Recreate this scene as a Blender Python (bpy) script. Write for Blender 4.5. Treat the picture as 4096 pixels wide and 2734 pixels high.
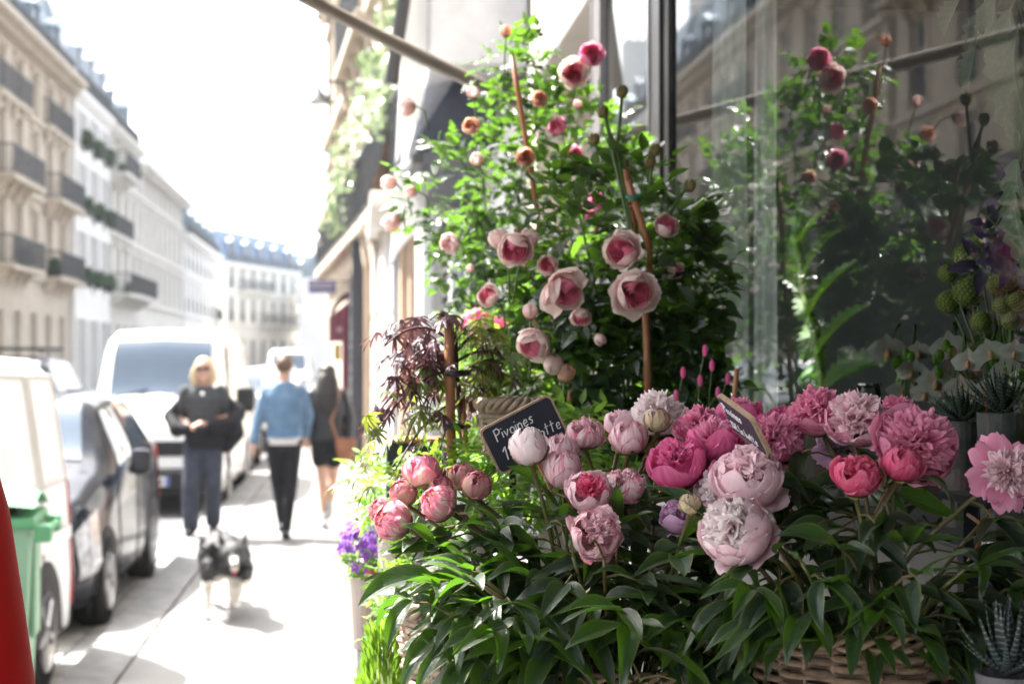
import bpy, bmesh, math, random
from mathutils import Vector, Matrix, Euler, noise
R=math.radians; PI=math.pi
random.seed(7)
for o in list(bpy.data.objects): bpy.data.objects.remove(o)
S=bpy.context.scene; COL=S.collection
# ------------------------------------------------------------------ camera
FPX=1422.0; CH=1.75
cam=bpy.data.cameras.new('camera'); co=bpy.data.objects.new('camera',cam); COL.objects.link(co)
co.location=(0,0,CH); co.rotation_euler=(R(90+.624),0,R(-6.22))
cam.sensor_width=36; cam.lens=FPX*36/1024; cam.clip_start=.05; cam.clip_end=3000
cam.dof.use_dof=True; cam.dof.focus_distance=1.9; cam.dof.aperture_fstop=5.3
S.camera=co
# ------------------------------------------------------------------ sky and sun
SUNV=Vector((-.55,.50,1.0)).normalized()
sun_el=math.asin(SUNV.z); sun_az=math.atan2(SUNV.x,SUNV.y)
w=bpy.data.worlds.new("World"); S.world=w; w.use_nodes=True
nt=w.node_tree; bg=nt.nodes['Background']
sky=nt.nodes.new('ShaderNodeTexSky'); sky.sky_type='NISHITA'; sky.sun_disc=False
sky.sun_elevation=sun_el; sky.sun_rotation=sun_az; sky.air_density=1.0; sky.dust_density=5.0; sky.ozone_density=.6; sky.altitude=50
hs0=nt.nodes.new('ShaderNodeHueSaturation'); hs0.inputs['Saturation'].default_value=.32; nt.links.new(sky.outputs[0],hs0.inputs['Color']); nt.links.new(hs0.outputs[0],bg.inputs['Color']); bg.inputs['Strength'].default_value=.14
sl=bpy.data.lights.new('sun','SUN'); sl.energy=4.8; sl.angle=R(.5); sl.color=(1,.955,.89)
so=bpy.data.objects.new('sun',sl); COL.objects.link(so); so.rotation_euler=(-SUNV).to_track_quat('-Z','Y').to_euler()
so.location=(-20,20,40)
S.view_settings.view_transform='Standard'; S.view_settings.look='None'; S.view_settings.gamma=1
S.view_settings.use_curve_mapping=False; S.view_settings.exposure=2.4
S.render.engine='CYCLES'
S.cycles.max_bounces=8; S.cycles.diffuse_bounces=3; S.cycles.transparent_max_bounces=16; S.cycles.volume_bounces=0
S.cycles.use_denoising=True
# ------------------------------------------------------------------ measuring helpers: photo pixel (1024 wide) -> world point
CM=co.rotation_euler.to_matrix()
def ray(u,v): return CM@Vector(((u-512)/FPX,(341.5-v)/FPX,-1))
def W(u,v,y): d=ray(u,v); t=y/d.y; return Vector((d.x*t,y,CH+d.z*t))
def WX(u,v,x): d=ray(u,v); t=x/d.x; return Vector((x,d.y*t,CH+d.z*t))
def WZ(u,v,z): d=ray(u,v); t=(z-CH)/d.z; return Vector((d.x*t,d.y*t,z))
# ------------------------------------------------------------------ materials
MATS={}
def new_mat(name):
    m=bpy.data.materials.new(name); m.use_nodes=True; MATS[name]=m
    return m,m.node_tree,m.node_tree.nodes['Principled BSDF']
def N(nt,t,**k):
    n=nt.nodes.new(t)
    for a,b in k.items():
        if a in n.inputs: n.inputs[a].default_value=b
        else: setattr(n,a,b)
    return n
def c4(c): return (c[0],c[1],c[2],1)
def ramp(nt,fac,stops,interp='LINEAR'):
    r=nt.nodes.new('ShaderNodeValToRGB'); r.color_ramp.interpolation=interp
    e=r.color_ramp.elements
    while len(e)<len(stops): e.new(.5)
    for k,(p,c) in enumerate(stops): e[k].position=p; e[k].color=c4(c) if hasattr(c,'__len__') else (c,c,c,1)
    if fac is not None: nt.links.new(fac,r.inputs[0])
    return r.outputs[0]
def mixc(nt,f,a,b,mode='MIX'):
    n=nt.nodes.new('ShaderNodeMix'); n.data_type='RGBA'; n.blend_type=mode
    for s,v in ((n.inputs[0],f),(n.inputs[6],a),(n.inputs[7],b)):
        if hasattr(v,'links'): nt.links.new(v,s)
        elif hasattr(v,'__len__'): s.default_value=c4(v)
        else: s.default_value=v
    return n.outputs[2]
def mathn(nt,op,a,b=0):
    n=nt.nodes.new('ShaderNodeMath'); n.operation=op
    for s,v in ((n.inputs[0],a),(n.inputs[1],b)):
        if hasattr(v,'links'): nt.links.new(v,s)
        else: s.default_value=v
    return n.outputs[0]
def addbump(nt,p,h,strength,dist=.01):
    b=nt.nodes.new('ShaderNodeBump'); b.inputs['Strength'].default_value=strength; b.inputs['Distance'].default_value=dist
    nt.links.new(h,b.inputs['Height']); nt.links.new(b.outputs[0],p.inputs['Normal'])
def transl(nt,p,colsock,f):
    """thin sheet: part of the light goes through"""
    t=nt.nodes.new('ShaderNodeBsdfTranslucent'); mx=nt.nodes.new('ShaderNodeMixShader'); mx.inputs[0].default_value=f
    if hasattr(colsock,'links'): nt.links.new(colsock,t.inputs[0])
    else: t.inputs[0].default_value=c4(colsock)
    out=nt.nodes['Material Output']
    nt.links.new(p.outputs[0],mx.inputs[1]); nt.links.new(t.outputs[0],mx.inputs[2]); nt.links.new(mx.outputs[0],out.inputs[0])
def M(name,c,rough=.6,c2=None,scale=6,metal=0,bump=0,bscale=60,stretch=None,tr=0,trc=None,coat=0,spec=.5,detail=5,rnd=0):
    if name in MATS: return MATS[name]
    m,nt,p=new_mat(name)
    tc=N(nt,'ShaderNodeTexCoord')
    mp=N(nt,'ShaderNodeMapping')
    if stretch: mp.inputs['Scale'].default_value=stretch
    nt.links.new(tc.outputs['Object'],mp.inputs[0])
    n=N(nt,'ShaderNodeTexNoise',Scale=scale,Detail=detail,Roughness=.6); nt.links.new(mp.outputs[0],n.inputs['Vector'])
    if c2 is None: c2=tuple(x*.82 for x in c)
    col=ramp(nt,n.outputs[0],[(.32,c2),(.68,c)])
    if rnd:
        oi=N(nt,'ShaderNodeObjectInfo'); hs=N(nt,'ShaderNodeHueSaturation')
        v=mathn(nt,'MULTIPLY_ADD',oi.outputs['Random'],rnd); v.node.inputs[2].default_value=1-rnd/2
        nt.links.new(v,hs.inputs['Value']); nt.links.new(col,hs.inputs['Color']); col=hs.outputs[0]
    nt.links.new(col,p.inputs['Base Color'])
    p.inputs['Roughness'].default_value=rough; p.inputs['Metallic'].default_value=metal
    p.inputs['Coat Weight'].default_value=coat; p.inputs['Specular IOR Level'].default_value=spec
    rr=ramp(nt,n.outputs[0],[(.3,min(1,rough*1.15)),(.7,rough*.85)]); nt.links.new(rr,p.inputs['Roughness'])
    if bump:
        b=N(nt,'ShaderNodeTexNoise',Scale=bscale,Detail=6); nt.links.new(mp.outputs[0],b.inputs['Vector'])
        addbump(nt,p,b.outputs[0],bump)
    if tr: transl(nt,p,trc if trc else col,tr)
    return m
# ------------------------------------------------------------------ mesh builder
class MB:
    def __init__(s): s.v=[];s.f=[];s.uv=None
    def add(s,vs,fs,uv=None):
        k=len(s.v); s.v+= [tuple(p) for p in vs]; s.f+=[tuple(i+k for i in f) for f in fs]
        if uv is not None:
            if s.uv is None: s.uv=[(0,0)]*k
            s.uv+=uv
        elif s.uv is not None: s.uv+=[(0,0)]*len(vs)
        return s
    def box(s,x0,y0,z0,x1,y1,z1,bev=0):
        if x0>x1:x0,x1=x1,x0
        if y0>y1:y0,y1=y1,y0
        if z0>z1:z0,z1=z1,z0
        b=min(bev,(x1-x0)*.45,(y1-y0)*.45,(z1-z0)*.45)
        if b<=0:
            vs=[(x,y,z) for z in (z0,z1) for y in (y0,y1) for x in (x0,x1)]
            return s.add(vs,[(0,2,3,1),(4,5,7,6),(0,1,5,4),(2,6,7,3),(0,4,6,2),(1,3,7,5)])
        bm=bmesh.new(); bmesh.ops.create_cube(bm,size=1)
        for v in bm.verts: v.co=Vector(((x0+x1)/2+v.co.x*(x1-x0),(y0+y1)/2+v.co.y*(y1-y0),(z0+z1)/2+v.co.z*(z1-z0)))
        bmesh.ops.bevel(bm,geom=bm.edges[:],offset=b,segments=2,affect='EDGES',profile=.6)
        bm.verts.index_update()
        s.add([v.co[:] for v in bm.verts],[[v.index for v in f.verts] for f in bm.faces]); bm.free(); return s
    def tube(s,pts,r,n=6,cap=True,flat=1.0):
        pts=[Vector(p) for p in pts]; m=len(pts)
        rs=r if hasattr(r,'__len__') else [r]*m
        vs=[];fs=[]; up=None
        for i,p in enumerate(pts):
            t=(pts[min(i+1,m-1)]-pts[max(i-1,0)])
            t=t.normalized() if t.length>1e-9 else Vector((0,0,1))
            if up is None: up=t.orthogonal().normalized()
            up=(up-t*up.dot(t)); up=up.normalized() if up.length>1e-6 else t.orthogonal().normalized()
            b=t.cross(up)
            for k in range(n):
                a=2*PI*k/n; vs.append(p+(up*math.cos(a)+b*math.sin(a)*flat)*rs[i])
        for i in range(m-1):
            for k in range(n):
                fs.append((i*n+k,i*n+(k+1)%n,(i+1)*n+(k+1)%n,(i+1)*n+k))
        if cap: fs.append(tuple(range(n))[::-1]); fs.append(tuple((m-1)*n+k for k in range(n)))
        return s.add(vs,fs)
    def lathe(s,prof,n=24,c=(0,0,0),cap=True,a0=0,a1=2*PI):
        vs=[];fs=[];full=abs(a1-a0-2*PI)<1e-6; nn=n if full else n+1
        for r,z in prof:
            for k in range(nn):
                a=a0+(a1-a0)*k/n; vs.append((c[0]+r*math.cos(a),c[1]+r*math.sin(a),c[2]+z))
        for i in range(len(prof)-1):
            for k in range(n):
                k2=(k+1)%nn; fs.append((i*nn+k,i*nn+k2,(i+1)*nn+k2,(i+1)*nn+k))
        if cap and full:
            fs.append(tuple(range(nn))[::-1]); fs.append(tuple((len(prof)-1)*nn+k for k in range(nn)))
        return s.add(vs,fs)
    def ell(s,c,r,n=12,m=8,rot=None):
        vs=[];fs=[]
        for i in range(m+1):
            th=PI*i/m
            for k in range(n):
                a=2*PI*k/n; p=Vector((r[0]*math.sin(th)*math.cos(a),r[1]*math.sin(th)*math.sin(a),r[2]*math.cos(th)))
                if rot is not None: p=rot@p
                vs.append(Vector(c)+p)
        for i in range(m):
            for k in range(n): fs.append((i*n+k,(i+1)*n+k,(i+1)*n+(k+1)%n,i*n+(k+1)%n))
        return s.add(vs,fs)
    def grid(s,fn,nu,nv,uv=False,closeu=False):
        vs=[];fs=[];uvs=[]
        nuu=nu if closeu else nu+1
        for j in range(nv+1):
            for i in range(nuu):
                vs.append(fn(i/nu,j/nv)); uvs.append((i/nu,j/nv))
        for j in range(nv):
            for i in range(nu):
                i2=(i+1)%nuu; fs.append((j*nuu+i,j*nuu+i2,(j+1)*nuu+i2,(j+1)*nuu+i))
        return s.add(vs,fs,uvs if uv else None)
    def prism(s,poly,a,b,axis='z'):
        """poly: 2D outline; extruded from a to b along axis"""
        n=len(poly)
        def P(p,t): return (p[0],p[1],t) if axis=='z' else ((t,p[0],p[1]) if axis=='x' else (p[0],t,p[1]))
        vs=[P(p,a) for p in poly]+[P(p,b) for p in poly]
        fs=[tuple(range(n))[::-1],tuple(n+i for i in range(n))]+[(i,(i+1)%n,n+(i+1)%n,n+i) for i in range(n)]
        return s.add(vs,fs)
    def mesh(s,name,mat,smooth=False,clean=False):
        me=bpy.data.meshes.new(name); me.from_pydata(s.v,[],s.f)
        if s.uv is not None:
            l=me.uv_layers.new(name='UVMap'); vi=[0]*len(me.loops); me.loops.foreach_get('vertex_index',vi)
            flat=[]; 
            for i in vi: flat+=s.uv[i]
            l.data.foreach_set('uv',flat)
        mats=mat if isinstance(mat,(list,tuple)) else [mat]
        for m_ in mats: me.materials.append(m_)
        if smooth: me.shade_smooth()
        if clean:
            bm=bmesh.new(); bm.from_mesh(me); bmesh.ops.recalc_face_normals(bm,faces=bm.faces[:]); bm.to_mesh(me); bm.free()
        me.update(); return me
    def obj(s,name,mat,parent=None,smooth=False,clean=False,**k):
        return place(s.mesh(name,mat,smooth,clean),name,parent,**k)
def place(me,name,parent=None,loc=None,rot=None,scale=None,mw=None):
    o=bpy.data.objects.new(name,me); COL.objects.link(o)
    if parent: o.parent=parent
    if loc is not None: o.location=loc
    if rot is not None: o.rotation_euler=rot
    if scale is not None: o.scale=scale if hasattr(scale,'__len__') else (scale,)*3
    if mw is not None: o.matrix_local=mw
    return o
def tag(o,label,cat,group=None):
    o['label']=label; o['category']=cat
    if group: o['group']=group
    return o
def thing(name,label,cat,loc=(0,0,0),rotz=0,group=None):
    o=bpy.data.objects.new(name,None); COL.objects.link(o); o.empty_display_size=.1
    o.location=loc; o.rotation_euler=(0,0,rotz); return tag(o,label,cat,group)
def struct(o): o['kind']='structure'; return o
def stuff(o): o['kind']='stuff'; return o
def copytree(o,parent=None):
    c=o.copy(); COL.objects.link(c); c.parent=parent
    for ch in list(o.children): copytree(ch,c)
    return c
def remesh(o,vox,smooth=6,mods=True):
    m=o.modifiers.new('r','REMESH'); m.mode='VOXEL'; m.voxel_size=vox; m.use_smooth_shade=True
    if smooth:
        m=o.modifiers.new('s','SMOOTH'); m.iterations=smooth; m.factor=.6
    return o
def basis(z,up=Vector((0,0,1)),roll=0):
    z=Vector(z).normalized(); x=up.cross(z)
    if x.length<1e-4: x=Vector((1,0,0))
    x.normalize(); y=z.cross(x)
    m=Matrix((x,y,z)).transposed()
    return (m@Matrix.Rotation(roll,3,'Z')).to_4x4()
def rr(a,b): return random.uniform(a,b)
# shared plain materials
stone=M('stone_beige',(.54,.47,.38),.85,(.44,.38,.31),1.2,bump=.3,bscale=14)
stone_w=M('stone_white',(.66,.64,.60),.85,(.56,.54,.50),1.0,bump=.2,bscale=14)
stone_g=M('stone_grey',(.42,.40,.37),.85,(.30,.28,.25),1.5,bump=.3,bscale=16)
plaster=M('white_plaster',(.78,.77,.75),.85,(.70,.69,.67),.8)
zinc=M('zinc_roof',(.22,.29,.35),.45,(.16,.21,.26),1.5,metal=.3)
iron=M('dark_iron',(.03,.035,.045),.5)
glassw=M('window_pane_dark',(.08,.10,.12),.08,(.16,.18,.20),.6,coat=.4,rnd=1.2)
shutter=M('shutter_grey',(.55,.55,.54),.7)
woodfr=M('window_frame_white',(.7,.69,.66),.6)
# ================================================================== GROUND
asphalt=M('road_asphalt',(.10,.10,.105),.8,(.06,.06,.065),3,bump=.4,bscale=180)
paving=M('pavement_asphalt',(.215,.21,.205),.75,(.15,.148,.145),1.3,bump=.35,bscale=150)
granite=M('kerb_granite',(.22,.22,.22),.7,(.14,.14,.14),7,bump=.35,bscale=90,rnd=.2)
cob=M('cobble_stone',(.34,.33,.32),.6,(.2,.2,.2),9,bump=.4,bscale=60,rnd=.5)
KX=-1.6
struct(MB().box(-400,-60,-.35,400,900,-.15).obj('ground',asphalt))
struct(MB().box(-10,-20,-.146,KX-.01,260,-.12).obj('road',asphalt))
struct(MB().box(KX+.318,-20,-.146,3.5,260,0).obj('pavement',paving))
lp=struct(MB().box(-12.4,-20,-.146,-10,260,0).obj('far_pavement',paving))
kb=struct(MB().box(KX+.005,-20,-.145,KX+.295,260,-.03).obj('kerb',granite))
kme=MB().box(0,.006,-.03,.30,.994,.004,bev=.012).mesh('kerb_stone',granite)
for i in range(60): place(kme,'kerb_stone',kb,loc=(KX,2+i,rr(-.002,.002)))
cme=MB().box(-.085,-.052,-.02,.085,.052,.022,bev=.014).mesh('cobble',cob)
gut=struct(MB().box(KX-.42,2,-.146,KX-.012,34,-.116).obj('gutter',asphalt))
for i in range(145):
    for k in range(2): place(cme,'cobble',gut,loc=(KX-.11-.185*k+rr(-.006,.006),8+i*.118+.05*k,-.118+rr(-.004,.004)),rot=(rr(-.04,.04),rr(-.04,.04),rr(-.06,.06)))
# ================================================================== BUILDINGS
WCACHE={}
def window_meshes(w,h,style):
    k=(round(w,2),round(h,2),style)
    if k in WCACHE: return WCACHE[k]
    f=MB(); t=.06
    for x0,x1,z0,z1 in ((0,t,0,h),(w-t,w,0,h),(t,w-t,0,t),(t,w-t,h-t,h),(w/2-.035,w/2+.035,t,h-t)):
        f.box(x0,.16,z0,x1,.22,z1)
    for q in (.33,.66): f.box(t,.17,h*q-.018,w/2-.035,.21,h*q+.018); f.box(w/2+.035,.17,h*q-.018,w-t,.21,h*q+.018)
    fm=f.mesh('window',woodfr)
    pm=MB().box(t,.185,t,w-t,.195,h-t).mesh('pane',glassw)
    sm=None
    if style=='shutter':
        sm=[]
        for sx in (-1,1):
            s=MB(); xa=-.03-w*.48 if sx<0 else w+.03
            s.box(xa,-.05,0,xa+w*.48,-.012,h)
            nn=int(h/.12)
            for i in range(nn): s.box(xa+.05,-.062,.04+i*h/nn,xa+w*.48-.05,-.05,.04+i*h/nn+.05)
            sm.append(s.mesh('shutter',shutter))
    WCACHE[k]=(fm,pm,sm); return WCACHE[k]
def railing(l,h=.95,proj=.0,bars=.11):
    m=MB(); m.box(0,-proj-.03,h-.05,l,-proj,h); m.box(0,-proj-.03,.08,l,-proj,.11)
    n=max(2,int(l/bars))
    for i in range(n+1):
        x=l*i/n; m.box(x-.012,-proj-.022,.1,x+.012,-proj-.006,h-.04)
    if proj>.1:
        for x in (0,l): m.box(x-.015,-proj,h-.05,x+.015,-.0,h); m.box(x-.015,-proj,.08,x+.015,0,.11)
        for x in (0,l):
            for q in range(1,int(proj/bars)+1): m.box(x-.012,-q*bars-.01,.1,x+.012,-q*bars+.01,h-.04)
    for i in range(int(l/.5)+1):                       # scroll ornaments
        cx=min(l-.15,.25+i*.5)
        m.grid(lambda a,b:(cx+.11*math.cos(2*PI*a)*(1-.12*b),-proj-.025,h*.5+.2*math.sin(2*PI*a)*(1-.12*b)),10,1)
    return m
planting=M('window_plants',(.06,.13,.05),.6,(.02,.05,.02),8)
flor=[M('planting_flower_red',(.5,.06,.05),.6),M('planting_flower_white',(.8,.78,.75),.6)]
def shrublet(cx,cy,cz,rx,ry,rz,n,seed=0,ls=.09):
    rnd=random.Random(seed); m=MB()
    for i in range(n):
        a=rnd.uniform(0,2*PI); b=math.acos(rnd.uniform(-1,1)); r=rnd.uniform(.4,1)**.5
        p=Vector((cx+rx*r*math.sin(b)*math.cos(a),cy+ry*r*math.sin(b)*math.sin(a),cz+rz*r*math.cos(b)))
        d=Vector((rnd.uniform(-1,1),rnd.uniform(-1,1),rnd.uniform(-.6,1))).normalized(); s=d.orthogonal().normalized()*ls*.5
        d*=ls
        m.add([p,p+d*.5+s,p+d,p+d*.5-s],[(0,1,2,3)])
    return m
def building(name,label,p0,length,side,floors,bays,mat,roof=None,roofh=0,winw=1.05,balc=(),rail_all=True,style='plain',depth=9,dormers=0,ground=True,plants=(),cornice=.45,chimneys=(),courses=True,rot=None,ang=0,group=None):
    """floors: list of (z_sill,z_top) window rows above the ground storey; last entry of floors = wall top"""
    th=(PI/2 if side=='L' else -PI/2)+ang
    b=thing(name,label,'building',p0,th,group)
    top=floors[-1]; rows=floors[:-1]
    wall=MB(); bw=length/bays
    # facade with real openings
    cols=[]; 
    for i in range(bays): x0=bw*(i+.5)-winw/2; cols.append((x0,x0+winw))
    allrows=list(rows)
    if ground: allrows=[(.3,3.4)]+allrows
    zs=0
    for (za,zb) in allrows:
        wall.add([(0,0,zs),(length,0,zs),(length,0,za),(0,0,za)],[(0,1,2,3)])
        x=0
        for (xa,xb) in cols:
            wall.add([(x,0,za),(xa,0,za),(xa,0,zb),(x,0,zb)],[(0,1,2,3)])
            wall.add([(xa,0,za),(xa,.26,za),(xa,.26,zb),(xa,0,zb),(xb,0,za),(xb,.26,za),(xb,.26,zb),(xb,0,zb)],[(0,1,2,3),(4,7,6,5),(0,4,5,1),(3,2,6,7)])
            x=xb
        wall.add([(x,0,za),(length,0,za),(length,0,zb),(x,0,zb)],[(0,1,2,3)])
        zs=zb
    wall.add([(0,0,zs),(length,0,zs),(length,0,top),(0,0,top)],[(0,1,2,3)])
    wall.add([(0,0,0),(0,depth,0),(0,depth,top),(0,0,top)],[(0,3,2,1)]); wall.add([(length,0,0),(length,depth,0),(length,depth,top),(length,0,top)],[(0,1,2,3)])
    wall.add([(0,depth,0),(length,depth,0),(length,depth,top),(0,depth,top)],[(0,1,2,3)]); wall.add([(0,0,top),(length,0,top),(length,depth,top),(0,depth,top)],[(0,1,2,3)])
    wall.obj('wall',mat,b)
    MB().box(.02,.3,.02,length-.02,depth-.1,top-.1).obj('interior',glassw,b)
    for (za,zb) in allrows:
        fm,pm,sm=window_meshes(winw,zb-za,style)
        for (xa,xb) in cols:
            wo=place(fm,'window',b,loc=(xa,0,za)); place(pm,'pane',wo)
            for q in (sm or []): place(q,'shutter',wo)
    # surrounds, string courses, cornice
    tr=MB()
    for (za,zb) in rows:
        for (xa,xb) in cols:
            tr.box(xa-.16,-.05,za-.05,xa-.012,-.003,zb+.1); tr.box(xb+.012,-.05,za-.05,xb+.16,-.003,zb+.1)
            tr.box(xa-.22,-.12,zb+.1,xb+.22,-.002,zb+.24)
    if style!='shutter': stuff(tr.obj('window_surround',mat,b))
    if courses:
        st=MB()
        for (za,zb) in rows: st.box(-.01,-.16,za-.34,length+.01,-.001,za-.14,bev=.03)
        st.obj('string_course',mat,b)
    if cornice:
        cn=MB(); cn.box(-.02,-cornice,top-.22,length+.02,.3,top+.02,bev=.03); cn.box(-.01,-cornice*.6,top-.45,length+.01,-.001,top-.222,bev=.03)
        for i in range(int(length/.45)): cn.box(.1+i*.45,-cornice*.85,top-.34,.25+i*.45,-cornice*.62,top-.225)
        cn.obj('cornice',mat,b)
    # balconies and window guards
    rm=railing(winw+.1).mesh('window_guard',iron)
    for r,(za,zb) in enumerate(rows):
        if any(q[0]==r for q in balc): 
            for q in balc:
                if q[0]!=r: continue
                xa=bw*q[1]+.15; xb=bw*q[2]-.15; pr=q[3]
                bo=MB().box(xa,-pr,za-.26,xb,-.161,za-.1,bev=.03)
                for k in range(int((xb-xa)/1.2)+1): bo.prism([(-.165,za-.262),(-pr*.75,za-.262),(-.165,za-.75)],xa+.1+k*1.2,xa+.35+k*1.2,'x')
                bo=bo.obj('balcony',mat,b)
                railing(xb-xa,1.0,pr-.05).obj('railing',iron,bo,loc=(xa,0,za-.1))
        if rail_all:
            for c,(xa,xb) in enumerate(cols):
                if any(q[0]==r and q[1]<=c<q[2] for q in balc): continue
                place(rm,'window_guard',b,loc=(xa-.05,-.02,za))
    for (r,c,wd) in plants:
        za=rows[r][0]; xa=cols[c][0]+winw/2
        shrublet(xa,-.25,za+.25,wd,.22,.42,260,seed=r*31+c,ls=.16).obj('window_box_plants',planting,b)
        MB().box(xa-wd*.9,-.34,za-.08,xa+wd*.9,-.16,za+.1,bev=.02).obj('window_box',iron,b)
    if roofh:
        ro=MB(); rb=1.1
        ro.prism([(.05,top+.02),(rb,top+roofh),(depth-rb,top+roofh+.5),(depth-.05,top+.02)],0,length,'x')
        ro=ro.obj('roof',roof or zinc,b)
        if dormers:
            dm=MB(); dw=1.15; 
            for sgn in (0,1): dm.box(dw*sgn-.06,.0,0,dw*sgn+.06,1.1,1.75)
            dm.prism([(-.1,1.75),(dw/2,2.15),(dw+.1,1.75)],-.08,1.2,'y')
            dme=dm.mesh('dormer',[roof or zinc]); gme=MB().box(.06,.1,.1,dw-.06,.14,1.74).mesh('dormer_window',glassw)
            for i in range(dormers):
                x=length*(i+.5)/dormers-dw/2
                d=place(dme,'dormer',b,loc=(x,.12,top+.15)); place(gme,'dormer_window',d)
        if dormers: railing(length-.4,.85).obj('roof_railing',iron,b,loc=(.2,.02-cornice*.4,top+.02))
    for (xa,xb,h) in chimneys:
        ch=MB().box(xa,1.2,top+roofh*.4,xb,depth*.8,top+h)
        pots=int((depth*.8-1.4)/.5)
        for k in range(pots): ch.lathe([(.12,0),(.10,.5)],8,((xa+xb)/2,1.5+k*.5,top+h))
        ch.obj('chimney',plaster,b)
    return b
F=lambda z0,n,p,h: [(z0+i*p,z0+i*p+h) for i in range(n)]
LX=-12
ROWS=[(4.95,7.15),(7.95,10.1),(10.8,12.3)]
building('apartment_building','nearest beige stone apartment block across the street, iron balconies, seen in the shop window reflection',(LX,12,0),23,'L',ROWS+[13.2],8,stone,zinc,3,balc=((0,0,8,.7),(2,0,8,.7)),dormers=5,cornice=.6)
building('apartment_building','beige stone block at the far left edge with dark iron balconies and a heavy cornice',(LX,35.6,0),25.4,'L',ROWS+[13.2],10,stone,zinc,3.6,balc=((0,5,7,.75),(0,8,10,.75),(1,5,7,.75),(1,8,10,.75),(2,5,7,.3),(2,8,10,.3),(0,1,3,.7),(1,1,3,.7)),dormers=7,cornice=.8,rail_all=False,plants=((0,6,.4),(0,8,.4)),chimneys=((24.6,25.3,5.4),))
building('apartment_building','narrow white plastered house with dark green window boxes on every floor',(LX+.25,61.2,0),8.4,'L',ROWS+[13.1],3,plaster,M('pale_zinc',(.5,.56,.62),.5),3.6,balc=(),rail_all=False,style='shutter',cornice=.25,courses=False,plants=[(r,c,.6) for r in range(3) for c in range(3)],dormers=3,chimneys=((.1,.7,5.0),(7.7,8.3,4.2)))
building('apartment_building','cream apartment block with three iron balconies beyond the white house',(LX,69.8,0),9.6,'L',ROWS+[13.0],4,stone_w,zinc,2.6,balc=((0,0,4,1.2),(2,0,2,1.0),(1,0,3,.3)),dormers=2,cornice=.5,chimneys=((8.4,9.5,6.5),),plants=((0,2,1.2),(2,1,.6)),rail_all=False)
building('apartment_building','long pale stone block in the middle of the left row under a low grey roof',(LX,79.6,0),20.5,'L',ROWS+[12.4],9,stone_w,zinc,1.8,balc=(),cornice=.7,chimneys=((18.5,20.3,4.0),),courses=True,rail_all=False)
building('apartment_building','pale block with a dark top balcony railing near the street end on the left',(LX,101,0),24,'L',ROWS[:2]+[10.4],9,plaster,zinc,3.4,balc=((0,7,9,.5),),cornice=.5,dormers=5,chimneys=((22,24,4.5),))
building('apartment_building','distant block with blue mansard roof and iron balconies closing the street on the left',(LX+.4,128,0),16.5,'L',ROWS[:2]+[10.2],7,stone_w,M('blue_slate',(.16,.24,.36),.5),3,balc=((0,3,7,.6),(1,1,4,.6)),dormers=5,cornice=.5,ang=-.35)
building('apartment_building','faint white block at the far end of the street',(-7.4,168,0),26,'L',ROWS[:2]+[11],10,plaster,zinc,3,balc=((1,3,8,.6),),dormers=5,cornice=.5,ang=-.45)
building('apartment_building','faintest pale block at the street end behind the café awning',(2,250,0),40,'L',ROWS[:2]+[10],12,stone_w,zinc,3,cornice=.5,dormers=5,ang=-1.35).location=(-14,240,0)
# right hand row: stone building beyond the florist, wall line bends slightly to the left
BA=math.atan(.08)
P_A=Vector((.85,15,0)); dirB=Vector((-.08,1,0)).normalized()
def RB(t): return P_A+dirB*t
b=building('apartment_building','sunlit stone building with planted balconies above the café on the right side of the street',RB(19.6),13.5,'R',F(3.9,3,3.1,2.1)+[14],5,stone,zinc,3,balc=((0,0,5,.32),(1,3,5,.4),(2,0,2,.3)),cornice=.35,courses=True,ang=BA,ground=False,depth=8)
b=building('apartment_building','stone building over the row of shopfronts, balcony full of plants',RB(6.0),6.0,'R',F(3.9,3,3.1,2.1)+[14],3,stone,zinc,3,balc=((0,0,3,.34),(1,0,3,.3)),cornice=.3,ang=BA,ground=False,depth=8)
for i,(t,off,z,rx,n) in enumerate(((.6,.28,5.4,.4,320),(2.4,.3,5.0,.5,300),(4.4,.28,5.3,.4,260),(1.6,.3,8.4,.4,300),(4.2,.28,8.1,.4,260),(7.5,.35,4.9,.4,220),(9.5,.35,4.4,.3,160),(12,.35,4.6,.4,160))):
    p=RB(t); m=shrublet(p.x-off,p.y,z,.28,rx,.6,int(n*.5),seed=90+i,ls=.14)
    o=thing('balcony_plant','x','plant',(p.x-off,p.y,z-.5)); stuff(m.obj('foliage',M('balcony_leaves',(.34,.42,.24),.25,(.12,.18,.09),6,tr=.4),o,loc=-o.location))
    tag(o,['leafy balcony plant above the first shopfront','bushy balcony plant with red flowers over the shopfronts','balcony plant trailing over the stone ledge by the pilaster','upper balcony plant nearest the camera','upper balcony plant second along the stone front','balcony plant hanging above the café side','small balcony plant beyond the trailing one','farthest balcony plant over the café'][i],'plant','plants on the stone balconies')
    for k in range(4): MB().ell((rr(-.3,.1),rr(-rx,rx),.5+rr(-.3,.5)),(.045,.045,.035),6,4).obj('flower',flor[1 if k else i%2],o)
building('apartment_building','far pale building beyond the side street on the right',(-4.6,150,0),34,'R',ROWS[:1]+[8.2],9,plaster,zinc,2,cornice=.4,depth=6)
# ================================================================== RIGHT HAND SHOPS
WXR=.85
def yw(u):                       # where a photo column meets the right-hand shop line
    d=ray(u,357); y=WXR*d.y/d.x if d.x>1e-6 else 1e9
    if y<=15: return y
    k=d.x/d.y; return (WXR+.08*15)/(k+.08)
def wallx(y): return WXR if y<=15 else WXR-.08*(y-15)
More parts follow.
